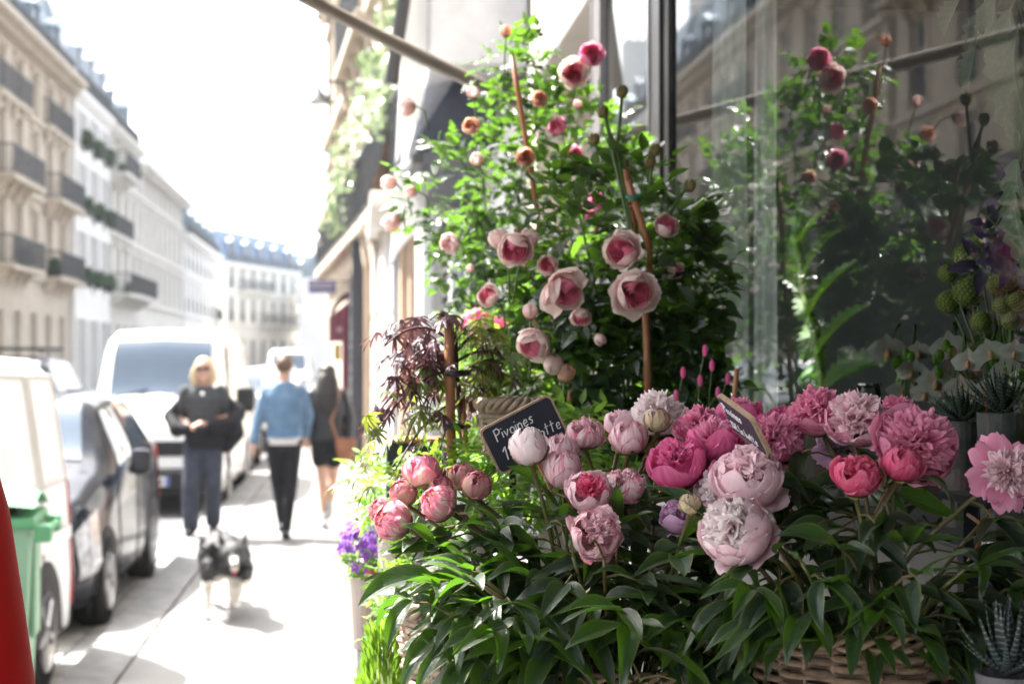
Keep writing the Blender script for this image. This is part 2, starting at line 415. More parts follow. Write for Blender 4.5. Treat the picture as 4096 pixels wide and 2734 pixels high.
# glass that reflects by angle and lets the rest through
gm,nt_,p_=new_mat('shop_glass'); nt_.nodes.remove(p_)
fr=N(nt_,'ShaderNodeFresnel',IOR=1.62); gl=N(nt_,'ShaderNodeBsdfGlossy',Roughness=.012); gl.inputs[0].default_value=(.97,.99,1,1)
tp=N(nt_,'ShaderNodeBsdfTransparent'); tp.inputs[0].default_value=(.90,.94,.92,1)
mx=nt_.nodes.new('ShaderNodeMixShader'); nt_.links.new(fr.outputs[0],mx.inputs[0]); nt_.links.new(tp.outputs[0],mx.inputs[1]); nt_.links.new(gl.outputs[0],mx.inputs[2])
nt_.links.new(mx.outputs[0],nt_.nodes['Material Output'].inputs[0])
blackm=M('black_painted_metal',(.018,.018,.02),.35,(.03,.03,.03),4)
alum=M('brushed_metal_trim',(.55,.56,.57),.3,(.4,.41,.42),3,metal=.8)
greyp=M('grey_paint',(.30,.31,.33),.5)
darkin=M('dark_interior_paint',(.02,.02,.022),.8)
shop=thing('flower_shop','florist shop building with large dark framed windows beside the pavement','shop',(WXR,0,0))
sh=lambda mb,name,mat,par=None,**k: mb.obj(name,mat,par or shop,**k)
sh(MB().box(.0,-3,0,.4,5.13,.52,bev=.01),'plinth',blackm); sh(MB().box(-.012,-2.9,.53,.0,3.79,1.485,bev=.004),'reflection_blocker',blackm)  # added black panel, blocks bright street reflections low in the glass
sh(MB().box(-.02,-3,3.05,.5,6.9,3.35,bev=.015),'lintel',stone_g)
sh(MB().box(0,-3,3.352,8,6.9,13),'wall',stone)
for i,(ya,yb) in enumerate(((-2.9,1.1),(1.16,3.80),(4.02,4.83))):
    sh(MB().add([(.004,ya,.52),(.004,yb,.52),(.004,yb,3.05),(.004,ya,3.05)],[(3,2,1,0)]),'window_pane',gm)
for i,(ya,yb,xf) in enumerate(((1.10,1.16,-.005),(3.86,4.0,-.02),(4.83,5.0,-.02))):
    po=sh(MB().box(xf,ya,.52,.012,yb,3.05,bev=.004),'window_post',blackm if i<2 else M('post_brown_grey',(.11,.10,.10),.5))
    if i: sh(MB().box(xf-.006,yb-.016,.522,xf-.001,yb-.006,3.048,bev=.002),'metal_trim',alum,po)
sh(MB().box(-.008,3.80,.52,.014,3.858,3.05).box(-.008,4.002,.52,.014,4.02,3.05),'window_frame',blackm)
sh(MB().box(-.02,1.161,.52,.07,3.798,.60,bev=.006),'window_sill',blackm)
# room behind the glass
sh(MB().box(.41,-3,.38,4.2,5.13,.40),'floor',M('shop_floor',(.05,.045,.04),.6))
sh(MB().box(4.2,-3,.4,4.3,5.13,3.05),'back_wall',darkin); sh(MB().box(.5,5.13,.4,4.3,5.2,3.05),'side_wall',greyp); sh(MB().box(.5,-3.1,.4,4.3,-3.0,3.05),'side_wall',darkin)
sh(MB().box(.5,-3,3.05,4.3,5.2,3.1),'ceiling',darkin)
# doorway and stone jamb beyond the windows
sh(MB().box(.55,5.2,.02,.6,6.6,3.05),'door',M('dark_door',(.05,.045,.05),.4))
sh(MB().box(-.02,6.6,0,.6,6.9,3.05,bev=.02),'stone_jamb',stone)
sh(MB().box(.02,5.131,0,.55,5.2,3.05,bev=.01),'stone_jamb',stone)
curt=M('sheer_curtain',(.82,.84,.84),.8,(.6,.62,.62),60,tr=.5,stretch=(1,1,.2),bump=.3,bscale=200)
def curtain(y,x,wd,label):
    m=MB().grid(lambda a,b:(x+.012*math.sin(a*2*PI*3)+.006*math.sin(a*31+b*4),y+(a-.5)*wd*(1+.25*math.sin(b*3)),.75+2.25*b),28,10)
    return tag(m.obj('curtain',curt,None,smooth=True),label,'curtain','sheer curtains hanging inside the shop window')
curtain(3.64,.97,.26,'wide white sheer curtain strip hanging behind the shop glass')
curtain(3.30,.97,.10,'narrow white sheer strip hanging just right of the wide curtain')
# ---- neighbouring shopfronts
nb=thing('shopfront_row','neighbouring shopfronts with white, brown and maroon pilasters past the florist door','building',(0,0,0))
NB=lambda mb,name,mat,par=None: mb.obj(name,mat,par or nb)
wine=M('maroon_paint',(.16,.02,.045),.4,(.12,.015,.03),2)
navy=M('navy_paint',(.012,.02,.045),.45)
tanp=M('tan_stone_pilaster',(.42,.31,.22),.8,(.36,.26,.18),2)
whitep=M('white_paint',(.78,.78,.77),.5,(.7,.7,.7),2)
NB(MB().box(WXR+.15,6.9,0,8,15,14),'wall',stone_g)
strips=[(8.5,9.9,.0,whitep,'white_panel'),(9.9,10.4,-.03,navy,'navy_panel'),(10.4,11.0,.0,whitep,'white_panel'),(11.0,12.4,.03,navy,'shop_window'),(12.45,12.8,-.04,whitep,'studded_panel'),(12.8,14.4,-.09,blackm,'black_pilaster'),(14.4,15.5,-.16,whitep,'white_pilaster'),(15.55,16.0,-.10,wine,'maroon_pilaster')]
for a,b_,off,m_,nm in strips:
    x=wallx(b_)+off
    o=NB(MB().box(x,a,0,x+.6,b_-.004,3.3,bev=.02),nm,m_)
    if nm=='white_pilaster': NB(MB().box(x-.025,a+.15,.3,x-.002,a+.3,3.1,bev=.008).box(x-.025,a+.5,.3,x-.002,a+.65,3.1,bev=.008).box(x-.025,a+.85,.3,x-.002,a+.95,3.1,bev=.008),'fluting',whitep,o)
    if nm=='studded_panel':
        st=MB()
        for k in range(26): st.ell((x-.02,a+.17,.3+k*.11),(.05,.06,.042),8,6)
        NB(st,'stud_row',blackm,o)
y=16.0
for k,(wd,m_,nm) in enumerate(((.5,tanp,'brown_pilaster'),(.3,whitep,'white_panel'),(.7,tanp,'brown_pilaster'),(.35,whitep,'white_panel'),(.5,greyp,'grey_pilaster'),(.9,whitep,'white_panel'),(.3,plaster,'white_pilaster'),(1.2,whitep,'white_panel'),(.4,stone_w,'white_pilaster'),(.9,whitep,'white_panel'),(.5,tanp,'brown_pilaster'))):
    x=wallx(y+wd)-(.14 if 'pilaster' in nm else .05)
    NB(MB().box(x,y,0,x+.5,y+wd-.01,3.45,bev=.02),nm,m_)
    if nm=='white_panel':
        for q in range(3): NB(MB().box(x-.02,y+.06,.4+q,x-.002,y+wd-.06,1.3+q,bev=.01),'moulding',whitep)
    y+=wd
cornm=MB()
cornm.box(wallx(22.6)-.1,16.0,3.452,wallx(16)+.3,22.6,3.62,bev=.03); NB(cornm,'shop_cornice',stone_w)
# fascia box, navy awning case, white awnings (seen edge-on from the street side)
o=MB().box(.42,8.2,3.45,.99,13.4,4.9,bev=.02).obj('fascia_box',M('pale_grey_fascia',(.60,.60,.61),.5)); tag(o,'pale grey fascia box over the neighbouring shop','sign')
o=thing('navy_awning','folded dark navy awning under the pale grey fascia','awning',(0,0,0))
MB().prism([(.84,3.5),(.62,3.5),(.36,3.08),(.36,3.0),(.84,3.0)],8.7,12.0,'y').obj('canopy',navy,o)
MB().box(.33,8.66,2.93,.40,12.05,2.995,bev=.01).obj('front_bar',blackm,o)
canv=M('white_canvas',(.84,.84,.83),.8,(.78,.78,.78),2,tr=.25)
def sheet(name,label,cat,quad,mat,th=.012,bar=None):
    a,b_,c_,d_=[Vector(q) for q in quad]; n=(b_-a).cross(d_-a).normalized()*th
    root=thing(name,label,cat,a)
    m=MB().grid(lambda s,t:(a*(1-s)*(1-t)+b_*s*(1-t)+c_*s*t+d_*(1-s)*t)+n*2*math.sin(s*PI)-a,8,8)
    k=len(m.v); 
    m.add([Vector(p)+n for p in m.v],[tuple(i for i in f[::-1]) for f in m.f])
    m.obj('canvas',mat,root,smooth=True)
    if bar: MB().tube([q-a for q in bar[:-1]],bar[-1],8).obj('bar',blackm,root)
    return root
sheet('white_awning','large white sunlit awning of the neighbouring shop with a dark front bar','awning',[W(409,-60,8.2),W(447,-60,8.6),W(419,117,8.6),W(397,166,8.3)],canv,bar=(W(413,-60,8.15),W(391,84,8.2),.04))
sheet('white_awning','small white awning with pointed corner hanging lower over the maroon shopfront','awning',[W(397,168,9.4),W(436,150,9.8),W(422,226,9.8),W(392,262,9.4)],canv)
sheet('brown_awning','small brown awning above the brown pilasters','awning',[W(394,120,17),W(408,150,17.5),W(398,215,17.5),W(366,205,17)],M('brown_canvas',(.2,.15,.12),.8))
# ---- café at the bend
cafe=thing('cafe','dark café front with a maroon domed awning past the shopfronts','cafe',(0,0,0))
x=wallx(25.2)
MB().box(x-.12,22.7,0,x+.4,26.5,3.6,bev=.03).obj('dark_front',M('cafe_dark_paint',(.03,.035,.05),.5),cafe)
MB().box(x-.16,23.0,0,x-.122,23.25,3.0).obj('bead_curtain',M('bead_strip',(.6,.6,.6),.4,(.1,.1,.1),22,stretch=(.1,.1,1)),cafe)
cav=thing('maroon_awning','maroon domed café awning with a pale lettered valance','awning',(0,0,0))
xa=x+.12
MB().grid(lambda s,t:(xa-.62*math.sin(t*PI/2),24.6+3.2*s,2.95-.5*(1-math.cos(t*PI/2))),4,8).obj('canopy',wine,cav)
MB().box(xa-.64,24.58,2.02,xa-.62,27.8,2.45).box(xa-.62,24.58,2.02,xa,24.6,2.45).obj('valance',wine,cav)
MB().box(xa-.5,24.57,2.18,xa-.15,24.578,2.28).obj('lettering_strip',M('faded_letters',(.55,.45,.45),.7,(.2,.05,.06),30),cav)
MB().prism([(xa,2.95),(xa-.62,2.45),(xa,2.45)],24.59,24.6,'y').obj('side_flap',wine,cav)
MB().tube([(xa-.35,24.5,0),(xa-.35,24.5,2.6)],.06,8).obj('post',wine,cav)
o=thing('cafe_menu','colourful menu boards and lamps hanging under the café awning','sign',(0,0,0))
for k,c_ in enumerate(((.6,.4,.1),(.7,.7,.7),(.4,.1,.1),(.7,.7,.75))): MB().box(xa-.55+k*.14,24.8,1.7,xa-.43+k*.14,24.83,1.98).obj('board',M('menu_%s'%['yellow','white','red','pale'][k],c_,.6),o)
# blade sign and lanterns high on the right
bs=thing('blade_sign','small blue and white blade sign projecting over the pavement','sign',(0,0,0))
c_=W(322,286,27)
MB().box(c_.x-.25,27,c_.z-.12,c_.x+.25,27.05,c_.z+.12,bev=.01).obj('panel',M('blue_sign',(.06,.08,.25),.5),bs)
lt=MB(); rnd=random.Random(3)
for row in (0,1):
    for k in range(9):
        xx=c_.x-.21+k*.047; lt.box(xx,26.985,c_.z+.035-row*.08,xx+.03,26.998,c_.z+.075-row*.08)
stuff(lt.obj('lettering',whitep,bs))
MB().tube([(c_.x+.25,27.02,c_.z+.1),(wallx(27)+.1,27.02,c_.z+.1)],.015,6).obj('bracket',blackm,bs)
for k,(u,v,y,lb) in enumerate(((318,93,22,'dark conical lamp high on the stone wall at the right of the sky'),(319,236,32,'smaller dark conical lamp lower down the right hand wall'))):
    p=W(u,v,y); l=thing('wall_lamp',lb,'lamp',p,group='conical wall lamps')
    MB().lathe([(.26,-.14),(.24,-.12),(.06,.04),(.03,.1)],16).obj('shade',blackm,l); MB().tube([(0,0,.08),(.1,0,.2),(.9,0,.15)],.02,6).obj('arm',blackm,l); MB().ell((0,0,-.14),(.09,.09,.08)).obj('bulb',whitep,l)
# ---- florist awning overhead with its folding arm
aw=thing('florist_awning','florist awning over the flower stand, only its folding arm shows across the sky','awning',(0,0,0))
fab=M('awning_fabric',(.10,.11,.10),.9,tr=.02)
MB().prism([(.84,3.02),(-.34,2.82),(-.34,2.805),(.84,3.0)],-5,3.45,'y').obj('fabric',fab,aw)
MB().box(-.38,-5,2.75,-.325,3.47,2.82,bev=.01).obj('front_bar',greyp,aw)
taupe=M('taupe_metal',(.24,.205,.185),.4,(.2,.17,.15),2)
a,b_=W(296,-8,3.44),W(482,86,4.3)
arm=[a+(b_-a)*t+Vector((0,0,-.004*math.sin(t*PI))) for t in [i/8 for i in range(9)]]+[a+(b_-a)*1.5,a+(b_-a)*((.84-a.x)/(b_.x-a.x))]
MB().tube(arm,[.018]*4+[.021]*7,10).obj('folding_arm',taupe,aw,smooth=True)
MB().tube([Vector((-.35,3.40,2.78)),a],.014,8).obj('arm_joint',taupe,aw)
MB().box(-.372,-5,2.45,-.360,2.55,2.76).obj('valance',fab,aw)  # unseen valance, added to keep light off the flower stand
# ================================================================== VEHICLES (fronts towards the camera, length along y)
vwhite=M('van_white_paint',(.74,.74,.73),.28,(.66,.66,.64),1.5,coat=.5)
vwhite2=M('dusty_white_paint',(.66,.67,.68),.4,(.57,.575,.58),3)
vdark=M('dark_blue_car_paint',(.014,.016,.024),.13,(.008,.010,.015),1.5,coat=0,spec=.3)
vblack=M('black_car_paint',(.015,.015,.017),.25,coat=.6)
autoglass=M('car_glass',(.05,.075,.11),.05,(.07,.10,.14),.7,coat=.6)
rubber=M('tyre_rubber',(.01,.01,.01),.85,spec=.2); plastic=M('black_plastic',(.012,.012,.014),.6,spec=.25)
rimm=M('wheel_rim',(.45,.45,.46),.35,metal=.7); chrome=M('chrome_trim',(.75,.75,.77),.15,metal=1)
lampg=M('headlight_lens',(.55,.57,.6),.1,(.25,.25,.28),20,coat=.6); redl=M('tail_light',(.45,.02,.02),.25)
platem=M('plate_white',(.75,.75,.72),.5); blueb=M('plate_blue',(.03,.08,.4),.5)
def lerp(a,b,t): return a+(b-a)*t
class Car:
    def __init__(s,st): s.st=st
    def ring(s,y):
        st=s.st
        if y<=st[0][0]: q=st[0]
        elif y>=st[-1][0]: q=st[-1]
        else:
            for i in range(len(st)-1):
                if st[i][0]<=y<=st[i+1][0]:
                    t=(y-st[i][0])/(st[i+1][0]-st[i][0]); t=t*t*(3-2*t)*.5+t*.5
                    q=[lerp(a,b,t) for a,b in zip(st[i],st[i+1])]; break
        _,zb,zm,zl,zt,wb,wm,wl,wt=q
        return [(0,zb),(wb*.94,zb),(wb,zb+.05),(wm,zm),(wl,zl),(lerp(wl,wt,.92),lerp(zl,zt,.86)),(wt*.86,zt-.012*(zt>zl+.1)),(0,zt+.012)]
    def P(s,y,a,side=1):
        r=s.ring(y); i=min(int(a),len(r)-2); t=a-i
        return Vector((side*lerp(r[i][0],r[i+1][0],t),y,lerp(r[i][1],r[i+1][1],t)))
    def patch(s,y0,y1,a0,a1,off=.006,side=1,nu=10,nv=8,sk0=0,sk1=0):
        """sk0/sk1 slant the two ends of the patch"""
        def fn(u,v):
            a=lerp(a0,a1,v); y=lerp(y0+sk0*v,y1+sk1*v,u); e=.01
            p=s.P(y,a,side); n=(s.P(y+e,a,side)-s.P(y-e,a,side)).cross(s.P(y,min(a+e,6.99),side)-s.P(y,max(a-e,0),side))
            n=n.normalized() if n.length>1e-9 else Vector((0,0,1))
            if n.dot(p-Vector((0,y,.7)))<0: n=-n
            return p+n*off
        return MB().grid(fn,nu,nv)
    def body(s):
        m=MB(); y0,y1=s.st[0][0],s.st[-1][0]; n=46; ring=[0,.9,1.3,2,2.5,3,3.5,4,4.5,5,5.35,5.7,6,6.4,7]
        full=[(a,1) for a in ring]+[(a,-1) for a in ring[::-1][1:-1]]
        m.grid(lambda u,v:s.P(lerp(y0,y1,v),full[int(round(u*len(full)))%len(full)][0],full[int(round(u*len(full)))%len(full)][1]),len(full),n,closeu=True)
        k=len(full); m.f.append(tuple(range(k))[::-1]); m.f.append(tuple(n*k+i for i in range(k)))
        return m
def wheel(par,x,y,r,side,z=-.12,wd=.2):
    w=MB().lathe([(r*.62,-wd/2),(r*.93,-wd/2),(r,-wd/2+.03),(r,wd/2-.03),(r*.93,wd/2),(r*.62,wd/2)],28,cap=False)
    wo=w.obj('wheel',rubber,par,loc=(x,y,z+r),rot=(0,PI/2,0))
    rm=MB().lathe([(.02,.0),(r*.6,.02),(r*.64,.05),(r*.64,-.05)],24,c=(0,0,side*wd*.32),cap=True)
    for k in range(5):
        a=2*PI*k/5; rm.tube([(.03*math.cos(a),.03*math.sin(a),side*wd*.44),(r*.58*math.cos(a),r*.58*math.sin(a),side*wd*.44)],.03,6)
    rm.obj('rim',rimm,wo)
def arch(par,car,y,r,z=-.12,side=1):
    pts=[]
    m=MB(); zc=z+r*.9
    def fn(u,v):
        a=-.15*PI+1.3*PI*u; rad=r*lerp(.2,1.2,v); yy=y+rad*math.cos(a); zz=zc+rad*math.sin(a)
        # find surface half width at this height
        best=car.P(yy,2,side)
        for k in range(12,46):
            p=car.P(yy,k/10,side)
            if abs(p.z-zz)<abs(best.z-zz): best=p
        return Vector((best.x+side*.005,yy,zz))
    m.grid(fn,20,3); m.obj('wheel_arch',plastic,par)
def plate(par,x,y,z,w=.5):
    p=MB().box(x-w/2,y-.012,z-.055,x+w/2,y,z+.055,bev=.004).obj('number_plate',platem,par)
    MB().box(x-w/2+.002,y-.015,z-.05,x-w/2+.045,y-.0125,z+.05).box(x+w/2-.045,y-.015,z-.05,x+w/2-.002,y-.0125,z+.05).obj('plate_band',blueb,p)
    l=MB()
    for i in range(7): l.box(x-w*.36+i*w*.108,y-.0155,z-.03,x-w*.36+i*w*.108+.028,y-.0125,z+.03)
    stuff(l.obj('plate_characters',plastic,p))
def seam(par,car,y,a0,a1,side=1,sk=0):
    MB().tube([car.P(y+sk*t/8,lerp(a0,a1,t/8),side)+Vector((side*.002,0,0)) for t in range(9)],.006,5).obj('door_seam',plastic,par)
def mirror(par,x,y,z,s=1,mat=plastic,dx=.12):
    m=MB().box(-.09*s,-.06*s,-.12*s,.09*s,.06*s,.12*s,bev=.05*s).obj('mirror',mat,par,loc=(x,y,z))
    MB().tube([(-.08*s,.0,-.04),(-dx-.08,.03,-.06)],.025,6).obj('mirror_arm',plastic,m)
    return m
def sq(rows): return rows
# --- small dark SUV
XS=-1.70
def make_suv(name,label,cx,y0,paint,ln=3.75,hw=.86,sc=1.0,rack=False):
    v=thing(name,label,'car',(cx,y0,-.12)); f=ln/3.75
    st=[(0,.30,.42,.55,.60,.50,.56,.52,.40),(.06,.22,.45,.68,.74,.72,.76,.70,.60),(.28,.20,.5,.84,.92,.82,.85,.80,.72),(.95,.19,.5,.98,1.07,.85,.87,.84,.74),(1.12,.19,.5,1.02,1.12,.85,.87,.84,.72),(1.72,.19,.5,1.06,1.55,.85,.87,.85,.60),(2.3,.19,.5,1.08,1.60,.85,.87,.85,.61),(3.1,.19,.5,1.10,1.57,.85,.87,.84,.60),(3.55,.22,.5,1.10,1.42,.83,.86,.82,.56),(3.75,.32,.5,.98,1.05,.74,.80,.74,.56)]
    st=[tuple([r[0]*f]+[z*sc for z in r[1:5]]+[w*hw/.87 for w in r[5:]]) for r in st]
    c=Car(st); c.body().obj('body',paint,v,smooth=True,clean=True)
    c.patch(1.16*f,1.70*f,6.02,7,side=1,nv=5,off=.008).obj('windscreen',autoglass,v,smooth=True)
    q=c.patch(1.16*f,1.70*f,6.02,7,side=-1,nv=5,off=.008).obj('windscreen',autoglass,v,smooth=True)
    for s in (1,-1):
        c.patch(1.42*f,2.15*f,4.08,4.95,side=s,sk0=.28*f).obj('side_window',autoglass,v,smooth=True)
        c.patch(2.22*f,2.95*f,4.08,4.95,side=s).obj('side_window',autoglass,v,smooth=True)
        c.patch(3.02*f,3.4*f,4.15,4.9,side=s,sk1=-.15).obj('quarter_window',autoglass,v,smooth=True)
        for yy in (1.3,2.18,3.0): seam(v,c,yy*f,1.6,4.0,s)
        for yy in (2.0,2.85):
            p=c.P(yy*f,3.85,s); MB().box(p.x-.01,p.y-.09,p.z-.015,p.x+s*.03,p.y+.09,p.z+.015,bev=.01).obj('door_handle',chrome,v)
        c.patch(.12,.5,2.75,3.9,side=s,off=.012,sk0=.02).obj('headlight',lampg,v,smooth=True)
        c.patch(3.5*f,3.7*f,3.2,4.0,side=s,off=.01).obj('tail_light',redl,v)
        for yw_ in (.78*f,3.0*f):
            arch(v,c,yw_,.33,z=0,side=s); wheel(v,s*(hw-.10),yw_,.32,s,z=0)
        mirror(v,s*(hw+.13),1.38*f,1.10*sc,.8,paint,dx=s*.0)
        c.patch(.9*f,2.9*f,1.3,2.0,side=s,off=.01).obj('sill_trim',plastic,v)
    MB().box(-.42,-.03,.50*sc,.42,.03,.62*sc,bev=.02).obj('grille',plastic,v); MB().box(-.72,-.02,.24,.72,.06,.46,bev=.03).obj('bumper',plastic,v)
    MB().box(-.30,-.038,.55*sc,.30,-.031,.575*sc).obj('trim_strip',chrome,v)
    plate(v,0,-.04,.40)
    if rack:
        r=MB()
        for x in (-.5,.5): r.tube([(x,1.8*f,1.66*sc),(x,3.1*f,1.66*sc)],.025,6)
        for y in (1.9,2.4,2.9): r.box(-.6,y*f-.03,1.68*sc,.6,y*f+.03,1.72*sc)
        r.obj('roof_rack',blackm,v)
    return v
make_suv('parked_car','small dark blue car with raised roofline parked between the two white vans',XS-.86-.02,9.45,vdark,3.62)
make_suv('parked_car','black car parked behind the tall white van, low part seen beside the woman',XS-.86,22.3,vblack,4.1)
c3=make_suv('parked_car','white car with blue windscreen farther up the kerb behind the man',XS-.80,28.5,vwhite,4.2)
make_suv('parked_car','farther white car near the end of the parked row',XS-.9,36,vwhite,4.2)
make_suv('parked_car','grey car far up the street on the kerb side',XS-1.0,46,M('grey_car_paint',(.3,.31,.33),.3,coat=.5),4.2)
make_suv('car','dark car with a roof rack standing in the road at the far left edge',-5.35,20.5,vdark,4.3,hw=.9,sc=1.18,rack=True)
# --- vans
def make_van(name,label,cx,y0,paint,ln,hw,H,hood=.75,panel=True,low=False):
    v=thing(name,label,'van',(cx,y0,-.12))
    bz=H*.5
    st=[(0,.32,.45,.60,.66,hw*.74,hw*.82,hw*.72,hw*.5),(.07,.24,.5,bz*.80,bz*.86,hw*.92,hw*.95,hw*.86,hw*.68),(hood*.5,.22,.55,bz*1.0,bz*1.1,hw,hw,hw*.94,hw*.78),(hood,.22,.55,bz*1.08,bz*1.22,hw,hw,hw*.96,hw*.84),(hood+H*.26,.22,.55,bz*1.14,H*.93,hw,hw,hw*.98,hw*.84),(hood+H*.26+.35,.22,.55,bz*1.14,H*.99,hw,hw,hw*.98,hw*.86),(ln*.55,.22,.55,bz*1.14,H,hw,hw,hw*.98,hw*.87),(ln-.25,.22,.55,bz*1.14,H*.985,hw,hw,hw*.98,hw*.86),(ln-.04,.26,.55,bz*1.12,H*.95,hw*.97,hw*.98,hw*.95,hw*.82),(ln,.32,.55,bz*1.1,H*.90,hw*.93,hw*.94,hw*.90,hw*.76)]
    c=Car(st); c.body().obj('body',paint,v,smooth=True,clean=True)
    for s in (1,-1): c.patch(hood+.04,hood+H*.255,6.02,7,side=s,nv=5,off=.01).obj('windscreen',autoglass,v,smooth=True)
    ye=hood+H*.30
    for s in (1,-1):
        c.patch(hood+.35,ye+.75,4.1,4.95,side=s,sk0=.35).obj('door_window',autoglass,v,smooth=True)
        seam(v,c,ye+.86,1.6,5.2,s); seam(v,c,hood+.15,1.6,4,s)
        if panel:
            def rec(y0_,y1_,a0,a1,nm='side_panel',off=-.012):
                pts=[c.P(lerp(y0_,y1_,t/6),a0,s) for t in range(7)]+[c.P(y1_,lerp(a0,a1,t/6),s) for t in range(7)]+[c.P(lerp(y1_,y0_,t/6),a1,s) for t in range(7)]+[c.P(y0_,lerp(a1,a0,t/6),s) for t in range(7)]
                MB().tube([p+Vector((s*.004,0,0)) for p in pts],.014,6).obj(nm,M('panel_edge_grey',(.52,.51,.49),.5),v)
            rec(ye+1.0,ln-.95,4.1,5.0); rec(ln-.85,ln-.18,4.1,5.0)
            c.patch(ye+.95,ln-.15,3.45,3.6,side=s,off=.02).obj('side_rail',paint,v)
            seam(v,c,ln-.9,1.6,5.4,s)
            MB().box(s*hw-.0,ye+1.02,.86,s*(hw+.03),ye+1.10,1.02,bev=.015).obj('door_handle',plastic,v)
        c.patch(.15,ln-.1,1.25,2.02,side=s,off=.012).obj('sill_trim',plastic,v)
        c.patch(.08,.42,2.9,3.95,side=s,off=.015).obj('headlight',lampg,v,smooth=True)
        c.patch(ln-.10,ln-.02,2.2,4.6,side=s,off=.01).obj('tail_light',redl,v)
        for yy in (.85,ln-.85): arch(v,c,yy,.35,z=0,side=s); wheel(v,s*(hw-.10),yy,.34,s,z=0)
    MB().box(-hw*.7,-.045,bz*.62,hw*.7,-.0,bz*.78,bev=.03).obj('grille',plastic,v)
    MB().box(-hw*.92,-.06,.25,hw*.92,.1,.55,bev=.05).obj('bumper',plastic,v)
    MB().box(-hw*.8,-.075,.50,hw*.8,-.062,.54).obj('trim_strip',chrome,v)
    e=MB().lathe([(.085,0),(.085,.02),(.06,.03)],20); e.obj('badge_ring',chrome,v,loc=(0,-.05,bz*.70),rot=(PI/2,0,0))
    plate(v,0,-.065,.40)
    for k in (-.35,.35): MB().tube([(k-.3,hood*.75,bz*1.2),(k+.25,hood+.12,bz*1.32)],.01,5).obj('wiper',plastic,v)
    return v
nv=make_van('parked_van','dusty white panel van nearest the camera, cut by the left edge behind the green bin',XS-.02-.88,4.7,vwhite2,4.32,.88,1.90)
mirror(nv,.88+.16,6.42-4.7,1.10,1.25,plastic,dx=.05)
tv=make_van('parked_van','tall clean white van facing the camera behind the dark blue car',-1.60-.86,17.3,vwhite,4.6,.86,2.25,hood=.8)
mirror(tv,.86+.20,.95,1.34,1.3,plastic,dx=.1); mirror(tv,-.86-.2,.95,1.34,1.2,plastic,dx=-.1)
make_van('parked_van','distant white van roof seen over the parked cars',XS-.95,55,vwhite,4.6,.9,2.2)
# ================================================================== BIN AND RED POST AT THE LEFT EDGE
bgreen=M('bin_green_plastic',(.10,.34,.16),.45,(.07,.28,.12),3); bpale=M('bin_faded_green',(.24,.42,.29),.55,(.19,.36,.24),2,bump=.1)
p=WX(20,640,-1.12)
bn=thing('wheelie_bin','green plastic wheeled bin with a lighter body and curved lid at the left edge','bin',(-1.60,6.45,0),R(6)); bn.scale=(.78,.8,1.07)
bm_=MB().grid(lambda u,v:(lambda k,q:Vector((k[0]*lerp(.20,.25,v),k[1]*lerp(.23,.29,v),.06+.90*v)))([(-1,-1),(-.6,-1),(0,-1),(.6,-1),(1,-1),(1,-.5),(1,.5),(1,1),(.6,1),(0,1),(-.6,1),(-1,1),(-1,.5),(-1,-.5)][int(round(u*14))%14],0),14,8,closeu=True)
bm_.f.append(tuple(range(14))[::-1]); bm_.obj('body',bpale,bn)
MB().box(-.28,-.32,.955,.28,.32,1.0,bev=.015).obj('rim',bgreen,bn)
MB().grid(lambda u,v:(lerp(-.28,.28,u),lerp(-.33,.33,v),1.015+.11*math.sin(PI*min(1,.12+.88*v))*(.6+.4*math.sin(PI*u))),10,12).obj('lid',bgreen,bn,smooth=True)
[MB().box(.27,q-.05,.90,.36,q+.05,.97,bev=.012).obj('handle_bracket',bgreen,bn) for q in (-.25,.25)]; MB().tube([(.34,-.28,.94),(.34,.28,.94)],.016,8).obj('handle',bgreen,bn)
MB().box(.235,-.12,.5,.262,.12,.9,bev=.008).obj('front_rib',bpale,bn)
for s in (-1,1): wheel(bn,.20,.26*s,.09,1,z=0,wd=.05)
redm=M('red_plastic',(.50,.004,.006),.75,(.42,.003,.005),1.5,spec=.15)
rp=thing('red_cone','tall glossy red tapered post flaring towards the ground at the lower left corner','post',(-.60,2.0,0))
MB().lathe([(0,1.78),(.05,1.765),(.085,1.69),(.127,1.54),(.148,1.40),(.166,1.27),(.18,1.05),(.22,.6),(.25,.2),(.26,.02)],40).obj('body',redm,rp,smooth=True)
MB().lathe([(.26,0),(.28,.01),(.28,.04),(.24,.06)],32).obj('base',rubber,rp)
# ================================================================== PEOPLE AND DOG
skin=M('skin',(.55,.33,.24),.5,(.5,.29,.2),6,tr=.05); denim=M('denim_blue',(.13,.22,.33),.85,(.09,.16,.25),14,bump=.3,bscale=90)
jean=M('grey_blue_trousers',(.04,.05,.075),.85,(.028,.034,.052),10,bump=.3,bscale=90); blackc=M('black_cloth',(.007,.007,.010),.8,(.012,.012,.015),9,spec=.25); leather=M('black_leather',(.009,.010,.013),.4,(.014,.014,.017),9)
grey_k=M('grey_knit',(.055,.058,.062),.9,(.04,.042,.045),30,bump=.4,bscale=120); whitet=M('white_tshirt',(.7,.69,.67),.8); tanl=M('tan_leather',(.33,.13,.06),.5,(.27,.10,.045),8)
blond=M('blond_hair',(.62,.48,.30),.5,(.45,.33,.18),40,stretch=(1,1,.15)); brunette=M('brown_hair',(.022,.013,.010),.5,(.010,.006,.005),40,stretch=(1,1,.15))
def limb(m,pts,rs,n=10,flat=1):
    m.tube(pts,rs,n,flat=flat)
    for p,r in zip(pts,rs): m.ell(p,(r*.995,)*3,n,6)
